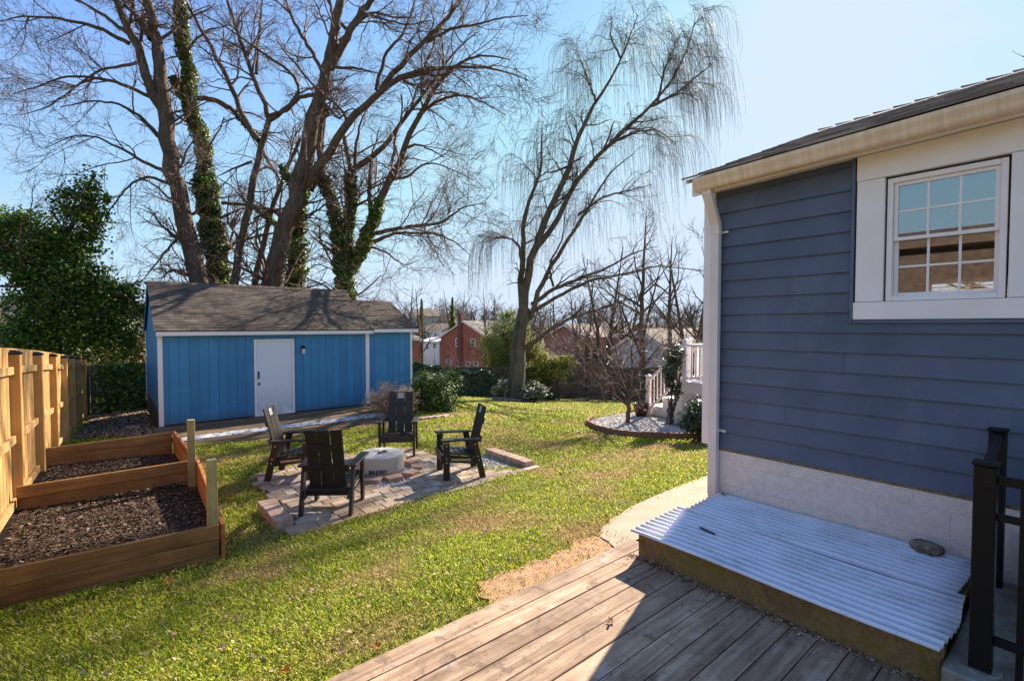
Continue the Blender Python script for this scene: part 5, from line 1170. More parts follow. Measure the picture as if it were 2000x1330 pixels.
# -- ivy clad straight trunk
make_tree('ivy_clad_tree', 'straight ivy covered trunk rising right beside the twin-stemmed tree behind the shed', 'tree', [
    LP(CA, [(945,1230),(930,1060),(900,850),(860,600),(815,430),(805,250),(785,100),(780,0),(770,-200)], 20.5, 20.5, 30, 14, True),
    LP(CA, [(820,440),(770,390),(745,330)], 20.5, 20, 12, 8),
    LP(CA, [(850,425),(930,430),(1010,480),(1060,540),(1110,600)], 20.5, 21.5, 11, 8),
    LP(CA, [(1110,600),(1160,700),(1210,780)], 21.5, 21.5, 8, 5),
    LP(CA, [(790,250),(840,180),(900,130),(1000,110)], 20.5, 19.5, 7, 3),
    LP(CA, [(900,800),(830,800),(780,780)], 20.5, 19.5, 7, 3),
], 32, LV(.9, 2.0, 2.6, 1.2), ivy=[(0, 15000, .34, .115, .02, .5), (0, 5000, .16, .11, .5, .93), (1, 900, .14, .10, 0, 1), (2, 250, .08, .08, .6, 1)])
# -- middle stems
make_tree('forked_tree', 'slim bare tree forking high up between the ivy clad trunk and the big leaning tree', 'tree', [
    LP(CA, [(1005,1230),(1040,1060),(1080,860),(1120,700),(1165,520)], 20, 20, 17, 12, True),
    LP(CA, [(1165,520),(1140,430),(1090,320),(1050,200),(1000,60),(960,-80)], 20, 19.5, 11, 5),
    LP(CA, [(1170,520),(1240,470),(1310,400),(1280,320),(1210,280),(1120,220),(1000,130),(870,60)], 20, 19, 10, 4),
    LP(CA, [(1120,610),(1040,490),(980,330),(900,180),(820,40),(780,-60)], 20, 21, 12, 5),
    LP(CA, [(1110,320),(1115,200),(1130,60),(1140,-60)], 19.8, 21, 7, 4),
    LP(CA, [(1090,700),(1010,730),(940,765)], 20, 19, 6, 3),
], 33, LV(1.7, 2.6, 3.2, 2.0))
make_tree('leaning_pole_tree', 'thin bare leaning trunk just left of the big leaning tree behind the shed', 'tree', [
    LP(CA, [(1100,1238),(1130,1080),(1185,900),(1230,760),(1300,600)], 20.6, 20.6, 13, 7, True),
    LP(CA, [(1100,950),(1180,900),(1240,950)], 20.3, 20.3, 7, 4),
    LP(CA, [(960,880),(1090,890),(1180,910),(1240,960)], 20.3, 20.6, 7, 7),
], 34, LV(1.4, 2.5, 3.0, 1.5))
# -- big leaning tree
make_tree('sycamore_tree', 'largest bare tree leaning right behind the middle of the shed roof with arching limbs', 'tree', [
    LP(CB, [(55,1240),(130,1010),(190,790),(240,560),(290,380)], 18.8, 18.8, 40, 26, True),
    LP(CB, [(290,380),(320,250),(345,110),(360,0),(375,-160)], 18.8, 18.3, 24, 15),
    LP(CB, [(320,300),(390,170),(450,60),(500,0),(590,-130)], 18.8, 18, 18, 9),
    LP(CB, [(215,810),(300,670),(390,550),(460,460),(540,390),(640,330),(740,300),(860,293),(960,283),(1060,300),(1180,350)], 18.9, 17, 20, 3.5),
    LP(CB, [(540,390),(590,320),(640,270),(720,190),(790,120),(850,50),(900,-20),(950,-110)], 18.3, 17.5, 13, 5),
    LP(CB, [(735,185),(790,150),(860,120),(950,110),(1070,75),(1180,70)], 18, 17, 8, 3),
    LP(CB, [(520,390),(560,230),(640,150),(680,40),(700,-60)], 18.3, 19.5, 8, 4),
    LP(CB, [(300,450),(360,520),(400,470),(480,480)], 18.8, 18, 6, 3),
    LP(CB, [(270,410),(190,420),(130,480),(60,500)], 18.8, 20, 9, 7),
    LP(CB, [(300,330),(220,190),(160,90),(120,-20)], 18.8, 20, 9, 5),
    LP(CB, [(330,290),(460,300),(560,330)], 18.7, 17.5, 7, 3),
    LP(CB, [(360,180),(480,60),(560,90),(660,110),(760,90)], 18.6, 17, 8, 3),
    LP(CB, [(400,140),(330,60),(310,-40)], 18.6, 20, 8, 5),
], 35, LV(1.6, 2.6, 3.3, 2.2))
# -- small ivy tree behind
make_tree('ivy_covered_snag', 'short trunk wrapped in dense ivy right behind the big leaning tree', 'tree', [
    LP(CB, [(165,1250),(180,1050),(200,900),(215,800)], 20.5, 20.5, 22, 8, True),
    LP(CB, [(215,800),(150,790),(110,720)], 20.5, 20.5, 8, 5), LP(CB, [(150,1000),(80,970),(0,900)], 20.5, 20.5, 6, 4),
    LP(CB, [(300,470),(285,600),(280,720),(240,830)], 20, 20, 9, 11)], 36, LV(1.0, 2, 2.5), ivy=[(0, 8000, .42, .115, .05, .8), (0, 1500, .2, .1, .8, 1), (1, 900, .2, .1, 0, 1), (2, 700, .18, .1, 0, 1)])
# -- ivy clad multi-stem tree at the right end of the shed
make_tree('ivy_stemmed_tree', 'bare many-stemmed tree with ivy on its lower stems behind the right end of the shed', 'tree', [
    LP(CB, [(385,1290),(385,1150),(365,1010),(325,900),(290,760)], 19.8, 19.8, 30, 16, True),
    LP(CB, [(388,1180),(398,1000),(415,850),(410,745)], 19.8, 19.6, 22, 14),
    LP(CB, [(400,1170),(470,1060),(510,970),(540,850),(590,760),(640,640),(700,520),(750,400),(830,320),(900,240),(1000,230),(1100,260)], 19.8, 18, 22, 4),
    LP(CB, [(425,730),(470,700),(530,660),(590,590),(680,470),(750,380),(800,300),(880,200),(960,140)], 19.6, 18.3, 13, 4),
    LP(CB, [(410,745),(400,680),(380,590)], 19.6, 20, 11, 8), LP(CB, [(425,740),(435,620),(450,540),(480,470)], 19.6, 20.3, 8, 4),
    LP(CB, [(290,760),(270,640),(285,520),(300,450)], 19.8, 19.8, 14, 8),
    LP(CB, [(520,1010),(600,995),(700,978),(800,970),(850,930),(910,890),(1000,880)], 19.7, 17.5, 10, 2.5),
    LP(CB, [(510,1045),(600,1010),(690,1010),(780,1010),(870,1050),(930,1110)], 19.7, 17.5, 8, 2.5),
    LP(CB, [(500,960),(490,830),(500,700)], 19.7, 20.3, 11, 8),
    LP(CB, [(560,800),(600,770),(670,770),(700,720),(760,700),(860,740),(940,780)], 19.6, 18, 7, 2.5),
    LP(CB, [(650,640),(700,625),(760,650),(830,690)], 19.3, 18, 6, 2.5), LP(CB, [(500,1070),(560,1090),(640,1150),(700,1130)], 19.6, 18, 5, 2),
    LP(CB, [(700,500),(800,430),(900,410),(1000,450),(1080,500)], 19, 17.5, 7, 2.5),
], 37, LV(1.6, 2.6, 3.2, 2.2), ivy=[(0, 7500, .26, .11, .02, .75), (0, 1600, .13, .10, .75, 1), (1, 3500, .14, .10, .1, 1), (2, 2600, .16, .10, 0, .28)])
# -- willow
WLV = [dict(per_m=2.5, t0=.2, lr=(.8, 1.9), rr=.5, n=9, ang=(.4, 1.0), up=(.06, -.05), wig=.16, rmin=.014, k=4),
       dict(per_m=3.2, t0=.15, lr=(.4, 1.1), rr=.6, n=7, ang=(.4, 1.1), up=(.05, -.12), wig=.2, rmin=.009, k=3),
       dict(per_m=2.8, t0=.1, lr=(.4, 1.1), rr=.7, n=5, ang=(.4, 1.1), up=(.02, -.2), wig=.2, rmin=.006, k=3)]
wl = make_tree('willow_tree', 'tall bare weeping willow leaning right in the middle of the back lawn', 'tree', [
    LP(CW, [(178,1285),(186,1160),(196,1060),(208,1000)], 21, 21, 36, 26, True),
    LP(CW, [(200,1040),(193,920),(205,830),(200,760),(205,690),(240,610),(270,530),(258,480),(265,425)], 21, 20.5, 15, 4),
    LP(CW, [(206,1000),(215,870),(260,760),(310,650),(350,540),(385,450),(395,390),(440,330),(500,240),(540,150),(575,50)], 21, 20.5, 18, 3),
    LP(CW, [(232,820),(300,740),(370,590),(440,520),(500,450),(560,390),(640,330),(700,240),(740,160),(760,70)], 21, 20, 13, 3),
    LP(CW, [(620,345),(700,305),(770,245),(820,205)], 20, 19.5, 7, 2.5),
    LP(CW, [(225,1040),(262,920),(320,830),(370,740),(420,670),(480,560),(560,500)], 21, 19.5, 12, 3),
    LP(CW, [(230,990),(300,940),(400,900),(480,870),(560,820),(640,800)], 21, 19, 10, 2.5),
    LP(CW, [(240,1010),(310,965),(420,910),(540,890),(640,860),(780,880)], 21, 18.5, 9, 2.5),
    LP(CW, [(210,1130),(255,1100),(330,1045),(400,1020),(500,985),(580,960)], 21, 19, 11, 3),
    LP(CW, [(205,1010),(200,860),(190,790),(150,768),(105,775)], 21, 20, 9, 3),
    LP(CW, [(350,540),(300,560),(270,560)], 21, 21, 6, 3), LP(CW, [(470,480),(560,430),(640,420),(700,470)], 20.5, 19.5, 6, 2.5),
    LP(CW, [(380,700),(460,640),(540,620),(620,600)], 20.5, 19, 6, 2.5), LP(CW, [(440,330),(410,250),(380,170)], 20.5, 21.5, 6, 2),
    LP(CW, [(520,190),(485,120),(490,60)], 20.5, 21.5, 5, 2), LP(CW, [(640,330),(660,230),(720,100)], 20, 21, 6, 2),
    LP(CW, [(300,930),(285,860),(330,780),(340,690)], 20.7, 20, 6, 3), LP(CW, [(185,1180),(150,1085),(120,1060)], 21, 20, 5, 2),
], 41, [dict(d) for d in WLV], bark='willow', twig='twigdark')
def willow_strands():
    rng = np.random.default_rng(44); CWp = lambda pts, d: np.array([at(900 + x / 1.663, y / 1.663, d) for x, y in pts])
    # strands hang from the twig ends of the crown
    me = [c for c in wl.children if c.name.startswith('crown')][0].data
    a = np.empty(len(me.vertices) * 3); me.vertices.foreach_get('co', a); a = a.reshape(-1, 3) + np.array(wl.location)
    sel = a[(a[:, 2] > 5.2)]; st = sel[rng.integers(0, len(sel), 12000)]
    # more of them towards the top and the outer rim
    vx = np.floor(st / .9).astype(int); _, inv, cn = np.unique(vx, axis=0, return_inverse=True, return_counts=True); st = st[rng.random(len(st)) < np.minimum(1, (20 / cn[inv.ravel()]) ** .8)]
    c = sel.mean(0); w_ = np.linalg.norm((st - c)[:, :2], axis=1) / 5 + (st[:, 2] - 4) / 14; st = st[rng.random(len(st)) < np.clip(w_ * .75, .1, 1)]
    m = len(st); n = 10; out = unit((st - c) * np.array([1, 1, .3]) + rng.normal(size=(m, 3)) * 1.6); d = unit(out * np.array([.55, .55, 0]) + np.array([0, 0, .55])); le = rng.uniform(.8, 3.0, m)
    Q = np.empty((m, n, 3)); Q[:, 0] = st
    for s in range(1, n): d = unit(d + np.array([0, 0, -.75]) + rng.normal(size=(m, 3)) * .05 + np.array([.03, -.02, 0])); Q[:, s] = Q[:, s - 1] + d * (le / (n - 1))[:, None]
    V, F = tubes(Q, np.tile(np.linspace(.0048, .003, n), (m, 1)), 3); np_mesh('hanging_strands', V, F, 'twigwill', wl)
willow_strands()
# -- small ornamental tree in the gravel bed
make_tree('ornamental_tree', 'small spreading bare tree growing in the white gravel bed near the porch', 'tree', [
    LP(CS, [(495,1045),(500,900),(512,780),(520,700)], 11.9, 11.9, 10, 7, True),
    LP(CS, [(490,890),(440,860),(385,815),(300,770),(240,770),(180,745),(60,735)], 11.9, 11, 4, 1),
    LP(CS, [(505,770),(440,690),(350,640),(250,580),(150,530),(0,440),(-120,380)], 11.9, 11.2, 5, 1.2),
    LP(CS, [(510,760),(440,620),(400,500),(380,400),(330,300)], 11.9, 12.4, 4.5, 1.2),
    LP(CS, [(520,700),(524,580),(520,460),(560,360),(640,270)], 11.9, 12.2, 5, 1.2),
    LP(CS, [(524,690),(600,620),(680,520),(760,430),(850,330)], 11.9, 11.7, 5, 1.2),
    LP(CS, [(500,800),(420,740),(300,690),(180,640),(60,560)], 11.9, 12.6, 3.5, 1),
    LP(CS, [(525,520),(590,470),(680,400),(740,330)], 12, 12.8, 3.5, 1), LP(CS, [(500,900),(540,800),(600,780),(660,840)], 11.9, 12.8, 2.5, 1),
    LP(CS, [(480,860),(420,780),(380,750),(390,830)], 11.9, 11.2, 2.5, 1), LP(CS, [(385,810),(350,700),(270,620),(200,600),(60,610)], 11.7, 11, 3, 1),
    LP(CS, [(560,640),(700,610),(780,560),(870,500)], 11.9, 12.8, 3, 1), LP(CS, [(430,620),(300,520),(180,400),(60,300),(-60,250)], 12, 12.8, 3, 1)],
    51, [dict(per_m=8, t0=.12, lr=(.5, 1.4), rr=.6, n=7, ang=(.35, .9), up=(.05, .04), wig=.17, rmin=.005, k=3), dict(per_m=8, t0=.15, lr=(.2, .6), rr=.7, n=5, ang=(.35, .9), up=(.02, .02), wig=.2, rmin=.003, k=3), dict(per_m=5, t0=.1, lr=(.08, .25), rr=.8, n=3, ang=(.4, .9), up=(0, 0), wig=.2, rmin=.0022, k=3)], bark='willow', twig='twigred')

# -- leafy things
def blob_points(blobs, n, rng, hollow=.45):
    w = np.array([b[3] * b[4] * b[5] for b in blobs]) ** .8; idx = rng.choice(len(blobs), n, p=w / w.sum()); B = np.array(blobs)[idx]
    nc = max(12, int(n ** .5 * 1.7)); ci = rng.choice(len(blobs), nc, p=w / w.sum()); cd = unit(rng.normal(size=(nc, 3))); B0 = np.array(blobs)[ci]; cr_ = (hollow + (1 - hollow) * rng.random(nc) ** .5) * rng.uniform(.8, 1.12, nc)
    cc = B0[:, :3] + cd * B0[:, 3:6] * cr_[:, None]; k = rng.integers(0, nc, n); nk = int(n * .86); off = rng.normal(size=(n, 3)) * B0[k][:, 3:6] * (.12 + .16 * rng.random((nc, 1))[k]); PC = cc[k] + off; DC = unit(cd[k] + unit(off) * .8)
    d = unit(rng.normal(size=(n, 3))); lump = 1 + .16 * np.sin(d[:, 0] * 5 + idx) + .14 * np.sin(d[:, 2] * 7 + d[:, 1] * 5 + idx * 2); r = (hollow + (1 - hollow) * rng.random(n)) * lump
    PA = B[:, :3] + d * B[:, 3:6] * r[:, None]; PA[:nk] = PC[:nk]; d[:nk] = DC[:nk]
    return PA, d
def shrub(name, label, cat, c, blobs, n, size, mat, seed, stems=8, group=None, aspect=.7, stemmat='twigdark', hollow=.4, part='foliage'):
    """blobs relative to c (ground point): (x,y,z,rx,ry,rz)"""
    rng = np.random.default_rng(seed); g = G(c[0], c[1]); t = thing(name, (c[0], c[1], g), label, cat, group); o = np.array([c[0], c[1], g])
    P, d = blob_points([(b[0]+o[0], b[1]+o[1], b[2]+o[2], *b[3:]) for b in blobs], n, rng, hollow); k = P[:, 2] > gz(P[:, 0], P[:, 1]) + .02; P = P[k]; d = d[k]
    V, F = leaf_mesh(P, d + np.array([0, 0, .6]), size, rng, aspect); np_mesh(part, V, F, mat, t)
    if stems:
        Q = []
        for _ in range(stems):
            b = blobs[rng.integers(len(blobs))]; e = o + np.array(b[:3]) + rng.normal(size=3) * np.array(b[3:]) * .45; s = o + rng.normal(size=3) * np.array([.08, .08, 0]); m = (s + e) / 2 + rng.normal(size=3) * .06; Q.append(resample(np.array([s, m, e]), 7)[0])
        Q = np.array(Q); V, F = tubes(Q, np.tile(np.linspace(.018, .006, 7), (len(Q), 1)), 5); np_mesh('stems', V, F, stemmat, t)
    return t
def pxblob(px, py, rx, ry, d, thick=None):
    p = at(px, py, d); s = d / FPX; return (*p, rx * s, (thick or rx) * s, ry * s)
def px_shrub(name, label, cat, base, d, blobs, n, size, mat, seed, **k):
    c = at(base[0], base[1], d); g = G(c[0], c[1]); bl = []
    for b in blobs: q = pxblob(b[0], b[1], b[2], b[3], d + (b[4] if len(b) > 4 else 0)); bl.append((q[0]-c[0], q[1]-c[1], q[2]-g, *q[3:]))
    return shrub(name, label, cat, c[:2], bl, n, size, mat, seed, **k)
# ivy smothered tree on the left
rng = np.random.default_rng(61)
t = make_tree('ivy_smothered_tree', 'broad dark green ivy smothered tree behind the new fence at the far left', 'tree', [
    LP(PXC, [(112,720),(108,640),(100,560),(120,480),(160,400),(185,340)], 17.3, 17.3, 16, 6, True), LP(PXC, [(100,600),(70,560),(30,530),(-10,512),(-80,480)], 17.2, 15.8, 14, 8), LP(PXC, [(105,560),(60,470),(20,430),(-50,410)], 17.3, 16.5, 8, 4),
    LP(PXC, [(110,650),(180,600),(250,570)], 17.3, 17.3, 8, 4)], 62, LV(1.2, 2.5, 2.5), bark='bark')
bl = [pxblob(*b) for b in [(165,372,42,42,17.3),(150,430,52,45,17.2),(120,485,70,45,17.2),(55,455,60,40,17),(5,440,45,40,16.8),(-40,470,50,50,16.6),(130,545,75,50,17.3),(165,600,80,55,17.4),(215,585,52,40,17.5),(80,590,55,40,17.2),(120,660,95,50,17.4),(210,660,62,60,17.6),(258,615,20,40,17.8),(50,660,45,40,17.2),(60,525,55,35,17),(195,345,16,18,17.3),(15,500,35,30,17),(205,395,12,18,17.3)]]
P, d = blob_points(bl, 52000, rng, .25); P = P[(P[:, 2] > .15)]; d = d[:len(P)]
V, F = leaf_mesh(P, unit(rng.normal(size=P.shape)) + np.array([0, 0, .5]), .10, rng, .85); np_mesh('ivy', V, F, 'ivy', t)
# ivy on the shaded back fence
rng = np.random.default_rng(63)
for th_, n in ((fA, 7000),):
    x = rng.uniform(-.4, 3.2, n); z = -.95 + 1.5 * rng.random(n) ** .8; k = rng.random(n) < np.clip(.35 + .7 * np.sin(x * 2.2 + .4), .08, 1); x = x[k]; z = z[k]
    V, F = leaf_mesh(np.stack([x, 19.44 - .12 * rng.random(len(x)), z], 1), np.tile([0, -1., .3], (len(x), 1)), .10, rng, .85); np_mesh('ivy', V, F, 'ivy', th_)
n = 26000; f = rng.random(n) ** 1.5 * .52; A_ = np.array([*F1]); B_ = np.array([*F2]); q = A_ + (B_ - A_) * f[:, None]; nn = unit(-q) ; q = q + nn * (rng.random(n)[:, None] * .30 + .04); g0 = gz(q[:, 0], q[:, 1]); h = rng.random(n) ** .8 * (1.30 + .10 * np.sin(f * 31) + .08 * np.sin(f * 77) - .6 * f)
V, F = leaf_mesh(np.stack([q[:, 0], q[:, 1], g0 + h], 1), np.hstack([nn, np.full((n, 1), .5)]), .11, rng, .8); np_mesh('ivy', V, F, 'holly', fB)
# shrubs
px_shrub('shrub', 'bright green leafy shrub at the right end of the shed behind the back chair', 'shrub', (845,812), 14.3, [(838,785,32,26),(858,765,30,34),(830,755,20,28),(885,745,18,22,1),(870,790,22,20),(820,770,16,28)], 9500, .085, 'nandina', 71, aspect=.45, stems=16)
px_shrub('shrub', 'dark evergreen shrub behind the bright green one beside the shed', 'shrub', (830,775), 17.5, [(825,752,28,22),(862,752,28,20),(892,756,22,17)], 5000, .10, 'holly', 72)
px_shrub('ornamental_grass', 'dry tan ornamental grass clump against the shed annex', 'grass clump', (765,797), 13.3, [(765,780,14,14)], 40, .05, 'drygrass', 73, stems=0)
def dry_grass():
    rng = np.random.default_rng(74); t = [o for o in COL.objects if o.name.startswith('ornamental_grass')][0]; c = np.array(t.location); n = 900
    d = unit(np.stack([rng.normal(size=n) * .42, rng.normal(size=n) * .42, np.ones(n)], 1)); le = rng.uniform(.35, 1.0, n); Q = np.empty((n, 7, 3)); Q[:, 0] = c + rng.normal(size=(n, 3)) * np.array([.08, .08, 0])
    for s in range(1, 7): d = unit(d + np.array([0, 0, -.10 - .05 * s]) * rng.random((n, 1)) + rng.normal(size=(n, 3)) * .06); Q[:, s] = Q[:, s - 1] + d * (le / 6)[:, None]
    V, F = tubes(Q, np.tile(np.linspace(.006, .003, 7), (n, 1)), 3); np_mesh('stalks', V, F, 'drygrass', t)
    e = Q[:, -1][rng.random(n) < .35]; V, F = leaf_mesh(np.repeat(e, 14, 0) + rng.normal(size=(len(e) * 14, 3)) * np.array([.03, .03, .045]), rng.normal(size=(len(e) * 14, 3)), .028, rng, .6); np_mesh('plumes', V, F, 'drygrass', t)
dry_grass()
px_shrub('shrub', 'pale leafed shrub growing at the right foot of the willow', 'shrub', (1040,778), 20.6, [(1035,768,22,13),(1055,766,16,12),(1045,752,14,8),(1020,764,12,10)], 3600, .10, 'varleaf', 75, stems=14)
px_shrub('shrub', 'brownish twiggy shrub at the left foot of the willow', 'shrub', (982,768), 20.9, [(984,755,14,16),(972,762,12,10)], 1300, .08, 'varleaf', 76, stems=22)
px_shrub('shrub', 'yellow green shrub in front of the far fence right of the willow', 'shrub', (1085,760), 24.0, [(1085,722,30,16),(1062,705,22,18),(1100,705,24,12),(1050,730,20,20),(1115,712,18,9)], 7500, .11, 'yellowleaf', 77, aspect=.5, stems=18)
px_shrub('shrub', 'dense boxy evergreen bush at the porch corner next to the house corner', 'shrub', (1362,850), 9.7, [(1362,815,32,26),(1348,828,22,20),(1375,800,28,20),(1385,830,30,26)], 9500, .045, 'holly', 78, stems=10)
px_shrub('climbing_plant', 'tall narrow evergreen plant climbing by the white porch stair railing', 'plant', (1310,812), 11.7, [(1318,690,17,22),(1310,722,15,22),(1322,755,12,22),(1308,745,10,16),(1312,792,8,18)], 3600, .05, 'holly', 79, stems=9)
px_shrub('bamboo', 'tall yellow green bamboo clump behind the far fence left of the willow', 'bamboo', (985,752), 27.5, [(985,640,34,22),(975,680,38,40),(1000,690,30,40),(965,720,24,30),(1015,640,20,30),(990,615,16,14),(1010,725,28,25)], 21000, .15, 'bamboo', 80, aspect=.22, stems=40, hollow=.1, stemmat='twigwill')
px_shrub('shrub', 'yellow olive bush behind the far fence just right of the willow trunk', 'shrub', (1042,735), 27, [(1040,690,28,28),(1060,715,24,22)], 6000, .14, 'yellowleaf', 81, aspect=.35, stems=20, hollow=.1)
for i, (px, top) in enumerate([(1128,672),(1146,668),(1163,674),(1181,676)]):
    px_shrub('arborvitae', ['leftmost of the four dark narrow evergreens behind the far fence','second from left of the four dark narrow evergreens behind the far fence','third from left of the four dark narrow evergreens behind the far fence','rightmost of the four dark narrow evergreens behind the far fence'][i], 'evergreen', (px,730), 31, [(px,top+22,5,22),(px,top+45,8,26)], 1500, .14, 'ivy', 82 + i, stems=3, group='narrow evergreens behind the far fence')
px_shrub('thicket', 'twiggy dark bush mass behind the left fence under the ivy tree', 'bush', (225,720), 21, [(225,700,50,25),(262,690,25,30)], 3500, .11, 'litter', 87, stems=60, stemmat='twigred')
for i, (px, py, d_) in enumerate([(968,780,20.7),(978,783,20.5),(990,785,20.4),(1003,786,20.35),(1016,784,20.4),(1028,781,20.6)]):
    p = at(px, py, d_); rock('field_stone', (p[0], p[1], G(p[0], p[1]) - .02), .17, .14, .10, 'stone2', ['leftmost grey stone at the foot of the willow','second stone from the left at the foot of the willow','third stone from the left in front of the willow trunk','stone directly in front of the willow trunk','grey stone just right of the willow trunk foot','rightmost stone under the pale shrub by the willow'][i], 'stone', 90 + i, 'stones around the willow base')
mb = MB(); a = at(1118,766,24.3); b = at(1149,766,24.6); g = G(a[0], a[1]); mb.beam((a[0], a[1], g + .10), (b[0], b[1], g + .10), .10, .05); o = mb.build('plank', 'bedpost'); centre_origin(o); tag(o, 'loose pale plank lying at the foot of the far fence', 'plank')
# brick edging by the shrub
for i in range(5):
    p = at(818 + i * 13, 822 - i * 4.5, 12.6 + i * .12); mb = MB(); mb.box(-.15, .15, -.05, .05, 0, .09); o = mb.build('edging_brick', 'wallblock', bevel=.008); o.location = (p[0], p[1], G(p[0], p[1]) - .02); o.rotation_euler = (0, 0, .2 + .1 * i); tag(o, 'reddish edging brick before the bright green shrub, %s from left' % ['first', 'second', 'third', 'fourth', 'last'][i], 'brick', 'edging bricks by the shrub')
for i, px in enumerate((249, 258, 268)):
    p = at(px, 834, 11.75); mb = MB(); mb.box(-.05, .05, -.10, .10, 0, .07); o = mb.build('loose_brick', 'wallblock', bevel=.006); o.location = (p[0], p[1], G(p[0], p[1])); tag(o, ['left', 'middle', 'right'][i] + ' one of three loose bricks on the ground by the shed corner', 'brick', 'loose bricks by the shed corner')

# ================================================================== NEIGHBOURHOOD
def far_house(name, label, A, B, depth, ze, zr, kind, wall, roof, wins=(), chim=None, zb=None, over=.3, trim='white'):
    A = np.array(A[:2], float); B = np.array(B[:2], float); u = (B - A) / np.hypot(*(B - A)); n = np.array([u[1], -u[0]]); n = n if n @ A < 0 else -n; W = np.hypot(*(B - A)); zb = min(G(*A), G(*B)) - 1 if zb is None else zb
    t = thing(name, (*A, zb), label, 'house')
    w = lambda a, b, z: (*(A + u * a - n * b), z)
    mb = MB()
    if kind == 'gable':
        for b0, b1 in ((0, .2), (depth - .2, depth)):
            V = [w(0, b0, zb), w(W, b0, zb), w(W, b0, ze), w(W / 2, b0, zr), w(0, b0, ze)] + [w(0, b1, zb), w(W, b1, zb), w(W, b1, ze), w(W / 2, b1, zr), w(0, b1, ze)]
            mb.add(V, [(0, 1, 2, 3, 4), (9, 8, 7, 6, 5)] + [(i, i + 5, (i + 1) % 5 + 5, (i + 1) % 5) for i in range(5)])
        mb.hexa([w(0, .201, zb), w(.2, .201, zb), w(.2, depth - .201, zb), w(0, depth - .201, zb), w(0, .201, ze), w(.2, .201, ze), w(.2, depth - .201, ze), w(0, depth - .201, ze)]); mb.hexa([w(W - .2, .201, zb), w(W, .201, zb), w(W, depth - .201, zb), w(W - .2, depth - .201, zb), w(W - .2, .201, ze), w(W, .201, ze), w(W, depth - .201, ze), w(W - .2, depth - .201, ze)])
        mb.build('wall', wall, t); r = MB(); dz = (zr - ze) / (W / 2) * over
        for s0, s1 in (((-over), W / 2), (W + over, W / 2 + .001)):
            r.hexa([w(s0, -over, ze - dz + .02), w(s1, -over, zr + .02), w(s1, depth + over, zr + .02), w(s0, depth + over, ze - dz + .02), w(s0, -over, ze - dz + .17), w(s1, -over, zr + .17), w(s1, depth + over, zr + .17), w(s0, depth + over, ze - dz + .17)])
        r.build('roof', roof, t)
        f = MB()
        for s0, s1 in ((-over, W / 2), (W + over, W / 2)): f.beam(w(s0, -over - .03, ze - dz), w(s1, -over - .03, zr), .04, .2)
        f.build('barge_board', trim, t)
    else:
        for (a0, a1, b0, b1) in ((0, W, 0, .2), (0, W, depth - .2, depth), (0, .2, .201, depth - .201), (W - .2, W, .201, depth - .201)):
            mb.hexa([w(a0, b0, zb), w(a1, b0, zb), w(a1, b1, zb), w(a0, b1, zb), w(a0, b0, ze), w(a1, b0, ze), w(a1, b1, ze), w(a0, b1, ze)])
        for a0 in (.01, W - .15): mb.add([w(a0, .02, ze + .001), w(a0, depth - .02, ze + .001), w(a0, depth / 2, zr - .05)], [(0, 1, 2)])
        mb.build('wall', wall, t); r = MB()
        for s0, s1 in ((-over, depth / 2), (depth + over, depth / 2 + .001)):
            r.hexa([w(-over, s0, ze), w(W + over, s0, ze), w(W + over, s1, zr), w(-over, s1, zr), w(-over, s0, ze + .15), w(W + over, s0, ze + .15), w(W + over, s1, zr + .15), w(-over, s1, zr + .15)])
        r.build('roof', roof, t); f = MB(); f.beam(w(-over, -over - .03, ze), w(W + over, -over - .03, ze), .05, .22); f.build('gutter', trim, t)
    for (xl, xr, yt, yb) in wins:
        P = []
        for px, py in ((xl, yb), (xr, yt)):
            C_ = np.array([0, 0, CAMH]); d = at(px, py, 1.0) - C_; tt = ((A - C_[:2]) @ n) / (d[:2] @ n); P.append(C_ + d * tt)
        a0 = (P[0][:2] - A) @ u; a1 = (P[1][:2] - A) @ u; z0, z1 = P[0][2], P[1][2]
        q = MB(); q.hexa([w(a0, -.06, z0), w(a1, -.06, z0), w(a1, .001, z0), w(a0, .001, z0), w(a0, -.06, z1), w(a1, -.06, z1), w(a1, .001, z1), w(a0, .001, z1)]); fo = q.build('window', trim, t)
        q = MB(); e = .16 * (a1 - a0); zm = (z0 + z1) / 2; ez = .08 * (z1 - z0)
        for (y0, y1) in ((z0 + ez, zm - ez / 2), (zm + ez / 2, z1 - ez)): q.hexa([w(a0 + e, -.075, y0), w(a1 - e, -.075, y0), w(a1 - e, -.061, y0), w(a0 + e, -.061, y0), w(a0 + e, -.075, y1), w(a1 - e, -.075, y1), w(a1 - e, -.061, y1), w(a0 + e, -.061, y1)])
        q.build('pane', 'glassdark', fo)
    if chim:
        a, wd, zt, b0, b1 = chim; q = MB(); q.hexa([w(a, b0, zb), w(a + wd, b0, zb), w(a + wd, b1, zb), w(a, b1, zb), w(a, b0, zt), w(a + wd, b0, zt), w(a + wd, b1, zt), w(a, b1, zt)]); q.build('chimney', 'brickdark', t)
    return t
E_ = lambda py, d: CAMH - (py - 636) / FPX * d
far_house('brick_house', 'red brick two-storey gable house with dark chimney stack, seen between the shed and the bamboo', at(861,700,86), at(952,700,82), 12, E_(659,84), E_(628,84), 'gable', 'brick', 'roofgrey', [(890,899,661,677),(919,929,662,678),(909,919,706,721),(925,934,706,721),(872,882,702,711)], chim=(3.7, .75, E_(612,84), -.35, .6))
far_house('brick_house', 'brown brick gable house half hidden by branches right behind the willow trunk', at(1062,700,61), at(1145,700,58), 10, E_(659,60), E_(635,60), 'gable', 'brick2', 'rooftan', [(1111,1121,656,670),(1078,1086,672,685)])
